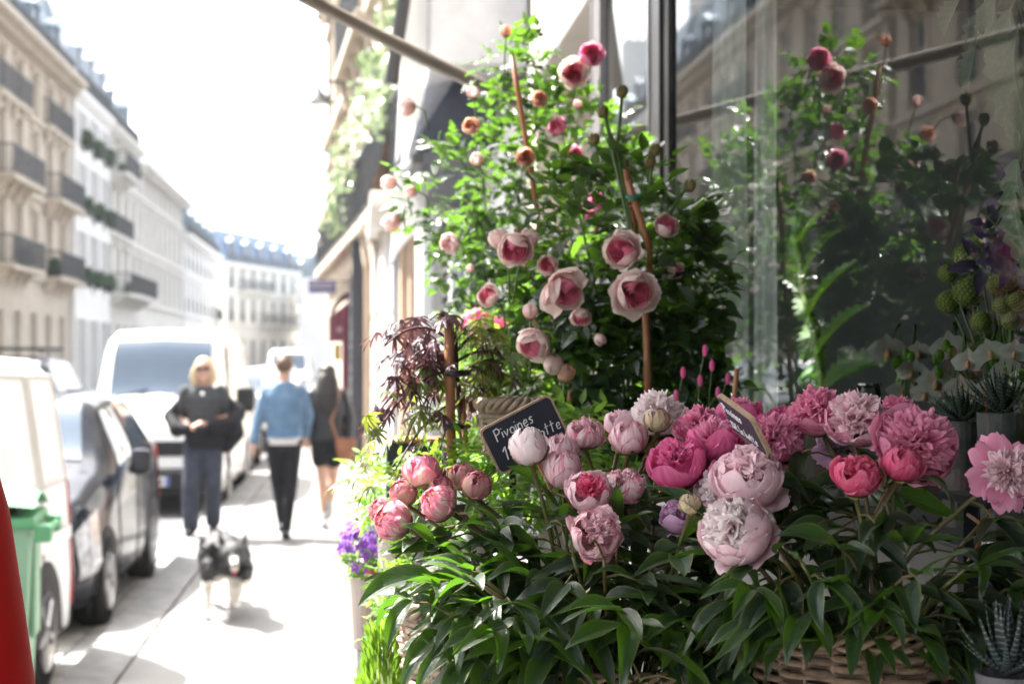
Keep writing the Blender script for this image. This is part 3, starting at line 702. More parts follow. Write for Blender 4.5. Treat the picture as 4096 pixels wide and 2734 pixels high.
def loft(m,secs,n=18):
    """secs: (z,rx,ry,cx,cy)"""
    m.grid(lambda u,v:(lambda s:Vector((s[3]+s[1]*math.copysign(abs(math.cos(2*PI*u))**.85,math.cos(2*PI*u)),s[4]+s[2]*math.copysign(abs(math.sin(2*PI*u))**.85,math.sin(2*PI*u)),s[0])))(secs[int(round(v*(len(secs)-1)))]),n,len(secs)-1,closeu=True)
    k=len(m.v)-n*len(secs); m.f.append(tuple(k+i for i in range(n))[::-1]); m.f.append(tuple(k+n*(len(secs)-1)+i for i in range(n)))
def hand(m,wr,d,palm,thumb,curl=.5,s=1.0):
    """wr wrist, d finger direction, palm = palm normal, thumb = thumb side"""
    d=Vector(d).normalized(); palm=Vector(palm); palm=(palm-d*palm.dot(d)).normalized(); t=d.cross(palm)
    if t.dot(Vector(thumb))<0: t=-t
    wr=Vector(wr); pc=wr+d*.05*s
    m.ell(pc,(.042*s,.042*s,.042*s),8,6); m.tube([wr,wr+d*.09*s],[.026*s,.036*s],8,flat=.6)
    for k,(o,L) in enumerate(((.03,.07),(.01,.08),(-.011,.075),(-.031,.06))):
        a=wr+d*.085*s+t*o*s; pts=[a]; dd=d.copy()
        for q in range(3):
            dd=(dd+palm*curl*.75).normalized(); pts.append(pts[-1]+dd*L*s/3)
        limb(m,pts,[.011*s,.010*s,.009*s,.008*s],6)
    a=wr+d*.03*s+t*.03*s; limb(m,[a,a+(t*.7+d*.7)*.035*s,a+(t*.7+d*1.3+palm*curl)*.055*s],[.014*s,.012*s,.010*s],6)
def head(m,c,fwd,s=1.0):
    """skull, face with brow, nose, lips, chin, ears; fwd = +1 faces -y"""
    x,y,z=c; f=-fwd
    m.ell((x,y,z+.015*s),(.076*s,.094*s,.108*s),16,12); m.ell((x,y+f*.028*s,z-.06*s),(.056*s,.058*s,.058*s),12,8)
    m.ell((x,y+f*.075*s,z-.088*s),(.026*s,.022*s,.022*s),8,6)
    m.tube([(x,y+f*.088*s,z+.02*s),(x,y+f*.112*s,z-.022*s),(x,y+f*.09*s,z-.034*s)],[.008*s,.014*s,.012*s],8)
    for q in (-1,1): m.ell((x+q*.077*s,y-f*.0,z-.01*s),(.012*s,.022*s,.032*s),8,6); m.ell((x+q*.032*s,y+f*.082*s,z+.028*s),(.022*s,.012*s,.008*s),8,5)
    m.ell((x,y+f*.088*s,z-.055*s),(.022*s,.01*s,.008*s),8,5)
def person(label,loc,rotz=0,group=None): return thing('person',label,'person',loc,rotz,group)
def cloth(m,name,mat,par,vox=.014,sm=5,loc=None): 
    o=m.obj(name,mat,par); remesh(o,vox,sm); return o
# ---- woman walking towards the camera
w1=person('blond woman in sunglasses and grey top walking towards us with a black jacket',(-1.5,14.25,0))
hp=[(-.09,0,.92),(-.11,-.10,.50),(-.12,-.02,.10)]; hq=[(.09,0,.92),(.10,-.03,.50),(.08,.14,.13)]
sh_l=[(-.17,0,1.42),(-.26,.03,1.17),(-.10,-.17,1.06)]; sh_r=[(.17,0,1.42),(.27,.03,1.18),(.04,-.19,1.10)]
b=MB(); loft(b,[(.84,.10,.08,0,0),(.92,.155,.105,0,0),(1.05,.125,.09,0,-.0),(1.2,.14,.10,0,0),(1.35,.165,.10,0,0),(1.43,.15,.075,0,0),(1.47,.06,.055,0,0)])
b.tube([(0,0,1.44),(0,-.01,1.56)],[.055,.05],12); head(b,(0,-.02,1.62),1)
for L_ in (hp,hq): limb(b,L_,[.085,.055,.038])
for L_,t in ((sh_l,1),(sh_r,-1)): limb(b,L_,[.052,.042,.028])
hand(b,sh_l[-1],(.75,-.3,.2),(.2,-.2,-.7),(0,-.3,1),.45); hand(b,sh_r[-1],(-.8,-.25,-.05),(-.1,-.3,-.7),(0,-.3,1),.5)
cloth(b,'body',skin,w1,.008,3)
t=MB(); loft(t,[(.90,.165,.115,0,0),(1.05,.15,.105,0,0),(1.2,.16,.118,0,0),(1.35,.185,.118,0,0),(1.42,.17,.09,0,0),(1.475,.075,.068,0,0)]); limb(t,[sh_l[0],sh_l[1]],[.066,.056]); limb(t,[sh_r[0],sh_r[1]],[.066,.056]); cloth(t,'grey_top',grey_k,w1)
t=MB(); loft(t,[(.78,.15,.10,0,0),(.90,.172,.118,0,0),(1.0,.158,.11,0,0)]); limb(t,hp,[.11,.088,.082]); limb(t,hq,[.11,.085,.078]); cloth(t,'trousers',jean,w1)
for L_,dy in ((hp,-.09),(hq,-.02)):
    q=L_[-1]; m=MB(); limb(m,[(q[0],q[1]+.03,.05),(q[0],q[1]-.06,.045),(q[0],q[1]-.15,.035)],[.045,.045,.036]); m.obj('shoe',blackc,w1,smooth=True)
t=MB(); limb(t,[(-.20,.03,1.33),(-.31,.03,1.17),(-.24,-.11,1.05),(-.14,-.17,1.05)],[.06,.09,.085,.06]); limb(t,[(.20,.03,1.34),(.32,.03,1.20),(.27,-.10,1.08),(.10,-.18,1.09)],[.06,.095,.10,.07])
loft(t,[(.86,.16,.05,.04,-.12),(.95,.19,.06,.03,-.13),(1.05,.17,.06,.03,-.13)]); limb(t,[(.28,.05,1.25),(.30,.05,1.0),(.22,.0,.88)],[.08,.10,.08]); limb(t,[(-.2,.12,1.2),(0,.15,1.15),(.2,.12,1.2)],[.06,.06,.06]); cloth(t,'black_jacket',blackc,w1)
MB().box(-.05,-.30,1.02,.05,-.24,1.09,bev=.01).obj('camera_body',blackc,w1); MB().lathe([(.032,0),(.034,.07)],16).obj('camera_lens',plastic,w1,loc=(0,-.29,1.055),rot=(PI/2,0,0))
h=MB(); h.ell((0,.015,1.655),(.098,.105,.105),14,10); limb(h,[(-.08,.0,1.62),(-.092,.0,1.54),(-.085,-.02,1.49)],[.045,.045,.03]); limb(h,[(.08,.0,1.62),(.09,.0,1.54),(.08,-.02,1.50)],[.04,.042,.03]); h.ell((0,.06,1.56),(.085,.05,.12),12,8)
h.v=[(x,y if not (y<-.05 and z<1.69 and abs(x)<.06) else -.045,z) for x,y,z in h.v]; cloth(h,'hair',blond,w1,.01,3)
g=MB(); 
for q in (-1,1): g.ell((q*.034,-.118,1.645),(.031,.012,.022),12,8)
g.tube([(-.06,-.112,1.65),(.06,-.112,1.65)],.006,6); g.tube([(.062,-.11,1.65),(.08,-.02,1.645)],.004,6); g.tube([(-.062,-.11,1.65),(-.08,-.02,1.645)],.004,6); g.obj('sunglasses',plastic,w1,smooth=True)
MB().lathe([(.018,0),(.018,.004)],14).obj('pendant',chrome,w1,loc=(0,-.112,1.40),rot=(PI/2,0,0))
# ---- man in a denim jacket walking away
m1=person('man in a light blue denim jacket and black trousers walking away from the camera',(-.71,14.1,0))
hp=[(-.085,0,.92),(-.06,.06,.50),(-.01,-.06,.14)]; hq=[(.085,0,.92),(.07,-.04,.50),(.03,-.22,.09)]
sl_=[(-.165,0,1.42),(-.245,.0,1.17),(-.29,-.06,.93)]; sr_=[(.165,0,1.42),(.235,.05,1.18),(.20,.14,.98)]
b=MB(); loft(b,[(.84,.11,.09,0,0),(.92,.15,.11,0,0),(1.05,.14,.10,0,0),(1.25,.165,.115,0,0),(1.40,.19,.11,0,0),(1.47,.16,.08,0,0),(1.51,.065,.06,0,0)])
b.tube([(0,0,1.48),(0,.01,1.60)],[.06,.056],12); head(b,(0,.02,1.665),-1,1.02)
for L_ in (hp,hq): limb(b,L_,[.085,.055,.038])
for L_ in (sl_,sr_): limb(b,L_,[.052,.042,.030])
hand(b,sl_[-1],(-.05,-.15,-1),(.8,0,0),(0,.6,0),.35); hand(b,sr_[-1],(-.1,.3,-1),(-.8,0,0),(0,.6,0),.35)
cloth(b,'body',skin,m1,.008,3)
t=MB(); loft(t,[(.97,.165,.13,0,0),(1.1,.172,.128,0,0),(1.25,.19,.135,0,0),(1.38,.205,.125,0,0),(1.45,.17,.10,0,0),(1.515,.085,.08,0,0)]); limb(t,sl_,[.064,.058,.047]); limb(t,sr_,[.064,.058,.047]); cloth(t,'denim_jacket',denim,m1)
m=MB(); m.box(-.16,-.136,1.28,.16,-.126,1.292); m.box(-.015,-.136,1.0,-.009,-.128,1.28); m.box(-.165,-.14,.975,.165,-.125,1.02); m.obj('jacket_seams',M('dark_denim_seam',(.10,.19,.32),.9),m1)
t=MB(); loft(t,[(.90,.165,.125,0,0),(.98,.163,.12,0,0)]); t.obj('tshirt_hem',whitet,m1,smooth=True)
t=MB(); loft(t,[(.82,.13,.10,0,0),(.92,.158,.118,0,0)]); limb(t,hp,[.098,.068,.052]); limb(t,hq,[.098,.068,.052]); cloth(t,'black_trousers',blackc,m1,.012)
for q,tw in ((hp[-1],.05),(hq[-1],.0)):
    m=MB(); limb(m,[(q[0],q[1]-.04,q[2]-.045),(q[0],q[1]+.06,q[2]-.06-.0),(q[0],q[1]+.15,max(.03,q[2]-.09))],[.045,.043,.035]); m.obj('boot',leather,m1,smooth=True)
h=MB(); h.ell((0,.03,1.72),(.086,.10,.075),14,10); h.ell((0,-.03,1.68),(.082,.065,.08),12,8); h.ell((.01,.08,1.755),(.07,.05,.04),10,6); cloth(h,'hair',M('dark_blond_hair',(.14,.085,.05),.6,(.07,.04,.025),40),m1,.009,2)
# ---- woman with a tan bag walking away
w2=person('woman with long dark hair, black leather jacket and tan shoulder bag walking away',(-.30,14.75,0))
hp=[(-.08,0,.88),(-.055,.05,.47),(-.07,-.22,.30)]; hq=[(.08,0,.88),(.06,.02,.47),(.03,-.02,.09)]
hp=[(-.08,0,.88),(-.05,.02,.48),(-.03,-.05,.10)]; hq=[(.08,0,.88),(.055,.10,.50),(.02,-.02,.20)]
sl_=[(-.155,0,1.37),(-.22,.0,1.12),(-.21,.05,.90)]; sr_=[(.155,0,1.37),(.23,.0,1.13),(.22,-.02,.93)]
b=MB(); loft(b,[(.80,.11,.09,0,0),(.88,.16,.11,0,0),(1.0,.125,.09,0,0),(1.15,.135,.10,0,0),(1.3,.155,.10,0,0),(1.38,.14,.075,0,0),(1.42,.06,.055,0,0)])
b.tube([(0,0,1.40),(0,.01,1.5)],[.05,.048],12); head(b,(0,.02,1.56),-1,.97)
for L_ in (hp,hq): limb(b,L_,[.085,.054,.036])
for L_ in (sl_,sr_): limb(b,L_,[.046,.038,.026])
hand(b,sl_[-1],(.0,.1,-1),(.8,0,0),(0,.6,0),.4,.9); hand(b,sr_[-1],(.0,.05,-1),(-.8,0,0),(0,.6,0),.4,.9)
cloth(b,'body',skin,w2,.008,3)
t=MB(); loft(t,[(.90,.175,.125,0,0),(1.02,.155,.12,0,0),(1.15,.165,.125,0,0),(1.3,.18,.122,0,0),(1.38,.165,.095,0,0),(1.435,.08,.075,0,0)]); limb(t,sl_,[.068,.056,.044]); limb(t,sr_,[.068,.056,.044]); cloth(t,'leather_jacket',leather,w2)
t=MB(); loft(t,[(.74,.165,.115,0,0),(.85,.17,.12,0,0),(.95,.15,.11,0,0)]); limb(t,[hp[0],(-.07,.01,.70)],[.10,.095]); limb(t,[hq[0],(.07,.04,.70)],[.10,.095]); cloth(t,'black_shorts',blackc,w2)
for q in (hp[-1],hq[-1]):
    m=MB(); limb(m,[(q[0],q[1]-.05,q[2]-.05),(q[0],q[1]+.05,q[2]-.055),(q[0],q[1]+.13,q[2]-.065)],[.045,.042,.034]); limb(m,[(q[0],q[1],q[2]-.02),(q[0],q[1],q[2]+.04)],[.045,.043]); m.obj('white_trainer',M('pale_trainer',(.5,.49,.48),.6),w2,smooth=True)
h=MB(); h.ell((0,.0,1.59),(.095,.10,.10),14,10); loft(h,[(1.16,.05,.025,0,-.13),(1.25,.115,.05,0,-.13),(1.38,.125,.065,0,-.11),(1.5,.115,.08,0,-.06),(1.58,.09,.08,0,-.03)]); cloth(h,'hair',brunette,w2,.01,3)
m=MB(); m.grid(lambda u,v:(lambda a:Vector((.19+.115*math.cos(a)*(.7+.3*v if v<1 else .9),-.15-.04*math.sin(a),.72+.20*v)))(2*PI*u),18,6,closeu=True); k=len(m.v)-18; m.f.append(tuple(range(18))[::-1]); m.f.append(tuple(k+i for i in range(18)))
bag=m.obj('shoulder_bag',tanl,w2,smooth=True); MB().prism([(.09,.93),(.29,.93),(.285,.82),(.19,.79),(.095,.82)],-.20,-.19,'y').obj('bag_flap',tanl,bag)
MB().tube([(.10,-.15,.92),(.04,-.145,1.1),(.10,-.14,1.28),(.13,-.09,1.41),(.13,.02,1.43),(.1,.12,1.3)],.013,6).obj('bag_strap',tanl,w2)
# ---- dog: black and white, trotting towards the camera
dg=thing('dog','black and white shaggy dog with pricked ears trotting towards the camera on the pavement','dog',(-.93,9.95,0),R(8))
dogm,nt_,p_=new_mat('dog_coat')
tc=N(nt_,'ShaderNodeTexCoord'); sx=N(nt_,'ShaderNodeSeparateXYZ'); nt_.links.new(tc.outputs['Object'],sx.inputs[0]); nz=N(nt_,'ShaderNodeTexNoise',Scale=9,Detail=5); nt_.links.new(tc.outputs['Object'],nz.inputs['Vector'])
zz=mathn(nt_,'ADD',sx.outputs['Z'],mathn(nt_,'MULTIPLY',mathn(nt_,'SUBTRACT',nz.outputs[0],.5),.12))
low=mathn(nt_,'LESS_THAN',zz,.265)
# white blaze on the muzzle
bx=mathn(nt_,'LESS_THAN',mathn(nt_,'ABSOLUTE',mathn(nt_,'SUBTRACT',sx.outputs['X'],.06)),.022); by=mathn(nt_,'LESS_THAN',sx.outputs['Y'],-.50); bz_=mathn(nt_,'LESS_THAN',zz,.47)
bl=mathn(nt_,'MULTIPLY',bx,mathn(nt_,'MULTIPLY',by,bz_)); wm_=mathn(nt_,'MAXIMUM',low,bl)
fur=N(nt_,'ShaderNodeTexNoise',Scale=70,Detail=4); nt_.links.new(tc.outputs['Object'],fur.inputs['Vector'])
cb=ramp(nt_,fur.outputs[0],[(.3,(.006,.006,.007)),(.7,(.025,.025,.028))]); cw=ramp(nt_,fur.outputs[0],[(.3,(.5,.46,.40)),(.7,(.78,.75,.70))])
nt_.links.new(mixc(nt_,wm_,cb,cw),p_.inputs['Base Color']); p_.inputs['Roughness'].default_value=.55; addbump(nt_,p_,fur.outputs[0],.8,.02)
m=MB()
for p,r in (((0,.30,.40),(.12,.14,.13)),((0,.12,.40),(.125,.18,.14)),((0,-.08,.39),(.135,.17,.155)),((0,-.2,.42),(.12,.12,.13)),((.03,-.30,.46),(.10,.12,.11))): m.ell(p,r,14,10)
m.ell((.06,-.44,.46),(.088,.10,.085),14,10); m.tube([(.06,-.50,.44),(.06,-.60,.405)],[.05,.032],10); m.ell((.06,-.61,.405),(.03,.028,.026),8,6); m.ell((.06,-.56,.375),(.028,.05,.018),8,6)
for q in (-1,1):
    m.tube([(.06+q*.055,-.42,.50),(.06+q*.08,-.415,.56),(.06+q*.085,-.42,.605)],[.038,.026,.006],8,flat=.5)
    for k in range(26):   # neck and cheek ruff tufts
        a=rr(-1.2,1.9); z0=.38+.1*math.sin(a)+rr(-.06,.05); m.tube([(.03+q*.10,-.28+rr(-.12,.1),z0),(.03+q*(.145+rr(0,.03)),-.30+rr(-.1,.12),z0-.07)],[.03,.008],5)
legs={'front_left':[(-.09,-.16,.34),(-.10,-.20,.19),(-.10,-.27,.03)],'front_right':[(.09,-.14,.34),(.11,-.22,.20),(.10,-.15,.11)],'hind_left':[(-.08,.34,.36),(-.09,.26,.25),(-.09,.40,.14),(-.09,.37,.03)],'hind_right':[(.08,.34,.36),(.09,.22,.25),(.09,.30,.13),(.09,.22,.03)]}
for L_ in legs.values():
    rs=[.06,.036,.024] if len(L_)==3 else [.075,.045,.026,.024]
    limb(m,L_,rs); q=L_[-1]; m.ell((q[0],q[1]-.02,q[2]-.003),(.032,.045,.026),8,6)
m.tube([(0,.42,.42),(0,.52,.40),(.02,.6,.33),(.04,.66,.30)],[.03,.05,.055,.012],8)
for k in range(60): 
    a=rr(0,2*PI); y0=rr(-.2,.35); c_=Vector((.125*math.cos(a),y0,.40+.14*math.sin(a))); m.tube([c_,c_+Vector((.03*math.cos(a),.05,-.045))],[.025,.006],5)
o=m.obj('body',dogm,dg); remesh(o,.009,2)
for q in (-1,1): MB().ell((.06+q*.037,-.518,.482),(.012,.008,.011),8,6).obj('eye',plastic,dg,smooth=True)
MB().ell((.06,-.636,.412),(.018,.012,.014),8,6).obj('nose',plastic,dg,smooth=True)
MB().grid(lambda u,v:((.06+(u-.5)*.024),-.60-.02*math.sin(v*2),.378-.028*v),4,6).obj('tongue',M('tongue_pink',(.40,.12,.12),.4),dg,smooth=True)
# distant passers by
for k,(u,v,c_,lb) in enumerate(((308,395,blackc,'distant passer by in dark clothes beside the parked cars'),(300,392,whitet,'distant passer by in a white top far up the pavement'),(292,392,jean,'distant passer by in blue near the street end'))):
    p=WZ(u,v,0); pp=person(lb,p)
    b=MB(); loft(b,[(.80,.14,.10,0,0),(.95,.16,.11,0,0),(1.2,.15,.11,0,0),(1.42,.19,.11,0,0),(1.5,.06,.06,0,0)]); b.tube([(0,0,1.5),(0,0,1.58)],.05,8); head(b,(0,0,1.64),-1)
    limb(b,[(-.09,0,.9),(-.09,.05,.5),(-.08,-.05,.06)],[.09,.06,.045]); limb(b,[(.09,0,.9),(.09,.05,.5),(.08,.1,.06)],[.09,.06,.045])
    for s in (-1,1): limb(b,[(s*.18,0,1.42),(s*.25,0,1.15),(s*.24,-.05,.92)],[.055,.045,.035])
    cloth(b,'body',skin,pp,.02,2)
    t=MB(); loft(t,[(.9,.17,.12,0,0),(1.2,.17,.125,0,0),(1.44,.2,.12,0,0),(1.5,.08,.08,0,0)]); 
    for s in (-1,1): limb(t,[(s*.18,0,1.42),(s*.25,0,1.15),(s*.24,-.05,.95)],[.065,.055,.045])
    cloth(t,'jacket',c_,pp,.02,2)
    t=MB(); limb(t,[(-.09,0,.9),(-.09,.05,.5),(-.08,-.05,.1)],[.11,.075,.06]); limb(t,[(.09,0,.9),(.09,.05,.5),(.08,.1,.1)],[.11,.075,.06]); cloth(t,'trousers',jean,pp,.02,2)
# ================================================================== PLANT MATERIALS
def leaf_mat(name,top,back,trc,tr=.35,rough=.35,vein=.6,rnd=.35,nveins=7,edge=None):
    m,nt,p=new_mat(name)
    uv=N(nt,'ShaderNodeUVMap'); sep=N(nt,'ShaderNodeSeparateXYZ'); nt.links.new(uv.outputs[0],sep.inputs[0])
    a=mathn(nt,'ABSOLUTE',mathn(nt,'SUBTRACT',sep.outputs[0],.5))
    mid=ramp(nt,a,[(0,1),(.022,.9),(.05,0)])
    # side veins run forward from the midrib
    sv=mathn(nt,'SINE',mathn(nt,'MULTIPLY',mathn(nt,'SUBTRACT',sep.outputs[1],mathn(nt,'MULTIPLY',a,.55)),nveins*6.283))
    svm=ramp(nt,sv,[(.90,0),(.99,1)])
    tc=N(nt,'ShaderNodeTexCoord'); nz=N(nt,'ShaderNodeTexNoise',Scale=25,Detail=4); nt.links.new(tc.outputs['Object'],nz.inputs['Vector'])
    t2=tuple(min(1,x*1.5+.01) for x in top)
    col=mixc(nt,nz.outputs[0],tuple(x*.7 for x in top),t2)
    geo=N(nt,'ShaderNodeNewGeometry'); col=mixc(nt,geo.outputs['Backfacing'],col,back)
    v=mathn(nt,'MULTIPLY',mathn(nt,'MAXIMUM',mid,mathn(nt,'MULTIPLY',svm,.45)),vein)
    col=mixc(nt,v,col,tuple(min(1,x*2.4+.03) for x in top))
    if edge: col=mixc(nt,ramp(nt,a,[(.40,0),(.5,1)]),col,edge)
    sp_n=N(nt,'ShaderNodeTexNoise',Scale=7,Detail=6,Roughness=.7); nt.links.new(tc.outputs['Object'],sp_n.inputs['Vector']); col=mixc(nt,mathn(nt,'MULTIPLY',ramp(nt,sp_n.outputs[0],[(.66,0),(.70,1)]),ramp(nt,sep.outputs[1],[(.5,.3),(1,1)])),col,(.10,.055,.02))
    oi=N(nt,'ShaderNodeObjectInfo'); hs=N(nt,'ShaderNodeHueSaturation')
    vv=mathn(nt,'MULTIPLY_ADD',oi.outputs['Random'],rnd); vv.node.inputs[2].default_value=1-rnd*.5; nt.links.new(vv,hs.inputs['Value'])
    hh=mathn(nt,'MULTIPLY_ADD',oi.outputs['Random'],.03); hh.node.inputs[2].default_value=.485; nt.links.new(hh,hs.inputs['Hue'])
    nt.links.new(col,hs.inputs['Color']); nt.links.new(hs.outputs[0],p.inputs['Base Color'])
    p.inputs['Roughness'].default_value=rough; p.inputs['Specular IOR Level'].default_value=.65 if 'rose' in name else .40
    addbump(nt,p,mathn(nt,'SUBTRACT',nz.outputs[0],mathn(nt,'MULTIPLY',v,2.5)),.35,.002)
    tcol=mixc(nt,v,trc,tuple(x*.55 for x in trc)); transl(nt,p,tcol,tr)
    return m
peoleaf=leaf_mat('peony_leaf',(.009,.021,.010),(.026,.036,.022),(.13,.33,.014),.25,.42,rnd=.8,edge=(.09,.10,.03))
roseleaf=leaf_mat('rose_leaf',(.010,.023,.011),(.024,.036,.021),(.19,.42,.03),.28,.25,.45)
limeleaf=leaf_mat('fresh_green_leaf',(.09,.20,.03),(.12,.22,.05),(.35,.62,.05),.42,.35)
mapleaf=leaf_mat('maple_leaf',(.065,.028,.045),(.09,.05,.06),(.22,.10,.09),.25,.25,.35,rnd=.9)
mapleaf2=leaf_mat('maple_leaf_green',(.07,.10,.03),(.10,.12,.05),(.36,.44,.06),.4,.32,.35,rnd=.8)
paleleaf=leaf_mat('pale_grey_leaf',(.14,.18,.12),(.15,.18,.13),(.16,.22,.13),.3,.5,.5)
stemm=M('peony_stem',(.07,.11,.03),.45,(.13,.07,.03),14,stretch=(1,1,.3)); stemg=M('green_stem',(.10,.17,.04),.45,(.06,.12,.03),14)
bamboo=M('bamboo_stake',(.34,.15,.065),.5,(.24,.10,.045),9,bump=.3,bscale=40,stretch=(1,1,.2)); tie=M('teal_plant_tie',(.0,.22,.17),.5)
def petal_mat(name,base,tip,streak=None,sk=0,tr=.38,edge=None,ek=0,rnd=.12,rough=.55,sscale=9,trc=None):
    m,nt,p=new_mat(name)
    uv=N(nt,'ShaderNodeUVMap'); sep=N(nt,'ShaderNodeSeparateXYZ'); nt.links.new(uv.outputs[0],sep.inputs[0])
    f=ramp(nt,sep.outputs[1],[(.05,0),(.85,1)]); col=mixc(nt,f,base,tip)
    mp=N(nt,'ShaderNodeMapping'); mp.inputs['Scale'].default_value=(sscale,1.1,1); nt.links.new(uv.outputs[0],mp.inputs[0])
    oi=N(nt,'ShaderNodeObjectInfo'); ad=N(nt,'ShaderNodeVectorMath'); ad.operation='ADD'; nt.links.new(mp.outputs[0],ad.inputs[0])
    cmb=N(nt,'ShaderNodeCombineXYZ'); nt.links.new(mathn(nt,'MULTIPLY',oi.outputs['Random'],37),cmb.inputs[0]); nt.links.new(mathn(nt,'MULTIPLY',oi.outputs['Random'],17),cmb.inputs[1]); nt.links.new(cmb.outputs[0],ad.inputs[1])
    nz=N(nt,'ShaderNodeTexNoise',Scale=1.0,Detail=5,Roughness=.65); nt.links.new(ad.outputs[0],nz.inputs['Vector'])
    col=mixc(nt,ramp(nt,nz.outputs[0],[(.35,0),(.75,.5)]),col,tuple(x*.82 for x in base))
    if streak: col=mixc(nt,mathn(nt,'MULTIPLY',ramp(nt,nz.outputs[0],[(.50,0),(.60,1)]),sk),col,streak)
    if edge:
        a=mathn(nt,'ABSOLUTE',mathn(nt,'SUBTRACT',sep.outputs[0],.5)); e=mathn(nt,'MAXIMUM',ramp(nt,a,[(.36,0),(.5,1)]),ramp(nt,sep.outputs[1],[(.86,0),(1,1)]))
        e2=mathn(nt,'MULTIPLY',mathn(nt,'MULTIPLY',e,ramp(nt,nz.outputs[0],[(.38,0),(.55,1)])),ek); col=mixc(nt,e2,col,edge)
    hs=N(nt,'ShaderNodeHueSaturation'); vv=mathn(nt,'MULTIPLY_ADD',oi.outputs['Random'],rnd); vv.node.inputs[2].default_value=1-rnd; nt.links.new(vv,hs.inputs['Value'])
    nt.links.new(col,hs.inputs['Color']); nt.links.new(hs.outputs[0],p.inputs['Base Color']); p.inputs['Roughness'].default_value=rough; p.inputs['Specular IOR Level'].default_value=.3
    fine=N(nt,'ShaderNodeMapping'); fine.inputs['Scale'].default_value=(60,3,1); nt.links.new(uv.outputs[0],fine.inputs[0]); fz=N(nt,'ShaderNodeTexNoise',Scale=1,Detail=3); nt.links.new(fine.outputs[0],fz.inputs['Vector'])
    addbump(nt,p,fz.outputs[0],.25,.0015); transl(nt,p,hs.outputs[0] if trc is None else trc,tr)
    return m
PM={'pale':petal_mat('petal_pale_pink',(.94,.60,.66),(.98,.84,.86),(.72,.10,.20),.55,edge=(.66,.06,.15),ek=.9),
 'palest':petal_mat('petal_blush_white',(1,.80,.81),(1,.93,.92),(.86,.55,.58),.2,tr=.48),
 'soft':petal_mat('petal_soft_pink',(.96,.54,.63),(.99,.77,.81),(.86,.54,.6),.3),
 'magenta':petal_mat('petal_magenta',(.78,.08,.30),(.90,.24,.47),(.50,.05,.18),.3),
 'pink':petal_mat('petal_mid_pink',(.92,.18,.41),(.98,.42,.60),(.88,.60,.68),.4),
 'carmine':petal_mat('petal_carmine',(.80,.07,.20),(.90,.18,.33),(.55,.03,.10),.4,edge=(.85,.40,.50),ek=.5),
 'budpink':petal_mat('petal_bud_pink',(.56,.50,.26),(.68,.24,.32),(.50,.44,.22),.75,edge=(.50,.05,.13),ek=.8,tr=.25,sscale=6),
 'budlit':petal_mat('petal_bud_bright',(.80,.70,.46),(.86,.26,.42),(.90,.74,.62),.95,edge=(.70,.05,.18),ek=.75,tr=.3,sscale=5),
 'budgreen':petal_mat('petal_bud_green',(.44,.46,.20),(.62,.48,.34),(.50,.14,.16),.4,tr=.2),
 'lilac':petal_mat('petal_lilac',(.55,.28,.48),(.70,.46,.64)),
 'cream':petal_mat('petal_cream_pink',(.94,.58,.58),(.97,.84,.77),(.88,.62,.58),.3),
 'rosepink':petal_mat('petal_rose_deep',(.88,.34,.44),(.92,.32,.45),(.78,.14,.28),.5),
 'peach':petal_mat('petal_peach',(.88,.56,.34),(.90,.60,.46),(.84,.34,.28),.4),
 'white':petal_mat('petal_white',(.82,.80,.70),(.88,.87,.84),tr=.3),
 'sepal':petal_mat('sepal_green',(.16,.20,.06),(.22,.20,.08),(.35,.10,.07),.5,tr=.2),
 'viola':petal_mat('petal_violet',(.22,.06,.45),(.38,.16,.62),tr=.4)}
# ------------------------------------------------------------------ shapes
def leaf_mb(L=1,Wd=.3,droop=.3,fold=.25,wave=.03,twist=0,nu=6,nv=10,tip=1.5,seed=0,base=.75):
    rnd=random.Random(seed); ph=rnd.uniform(0,6)
    def fn(u,v):
        s=v; t=2*u-1
        wv=Wd*.5*(math.sin(PI*min(1,s**base))**.85)*(1-.25*s**tip) if 0<s<1 else 0.004
        ang=droop*s; y=L*(math.sin(ang)/droop if abs(droop)>1e-3 else s); z=-L*((1-math.cos(ang))/droop if abs(droop)>1e-3 else 0)
        x=t*wv; zz=abs(t)*wv*fold*2*(1-.3*s)+wave*L*math.sin(s*9+ph+t*1.3)*abs(t)
        tw=twist*s; xx=x*math.cos(tw)-zz*math.sin(tw); zz2=x*math.sin(tw)+zz*math.cos(tw)
        # push the cross-section out along the bent normal
        return Vector((xx+.06*L*math.sin(s*2.3+ph)*s,y+zz2*math.sin(ang),z+zz2*math.cos(ang)))
    return MB().grid(fn,nu,nv,uv=True)
def orient(pos,d,up,roll=0,sc=1):
    """local +Y -> d, local +Z near up"""
    d=Vector(d).normalized(); up=Vector(up); x=d.cross(up)
    if x.length<1e-4: x=d.orthogonal()
    x.normalize(); z=x.cross(d)
    m=Matrix((x,d,z)).transposed()@Matrix.Rotation(roll,3,'Y')
    return Matrix.Translation(pos)@m.to_4x4()@Matrix.Scale(sc,4)
PL=[leaf_mb(1,rr(.27,.36),rr(.2,1.5),rr(.1,.42),rr(.01,.035),rr(-.7,.7),seed=i,nv=12).mesh('leaf',peoleaf,smooth=True) for i in range(14)]
RL=[leaf_mb(1,rr(.58,.7),rr(-.1,.6),rr(.05,.25),.012,rr(-.2,.2),nu=6,nv=7,tip=2.5,seed=40+i,base=.62).v for i in range(4)]
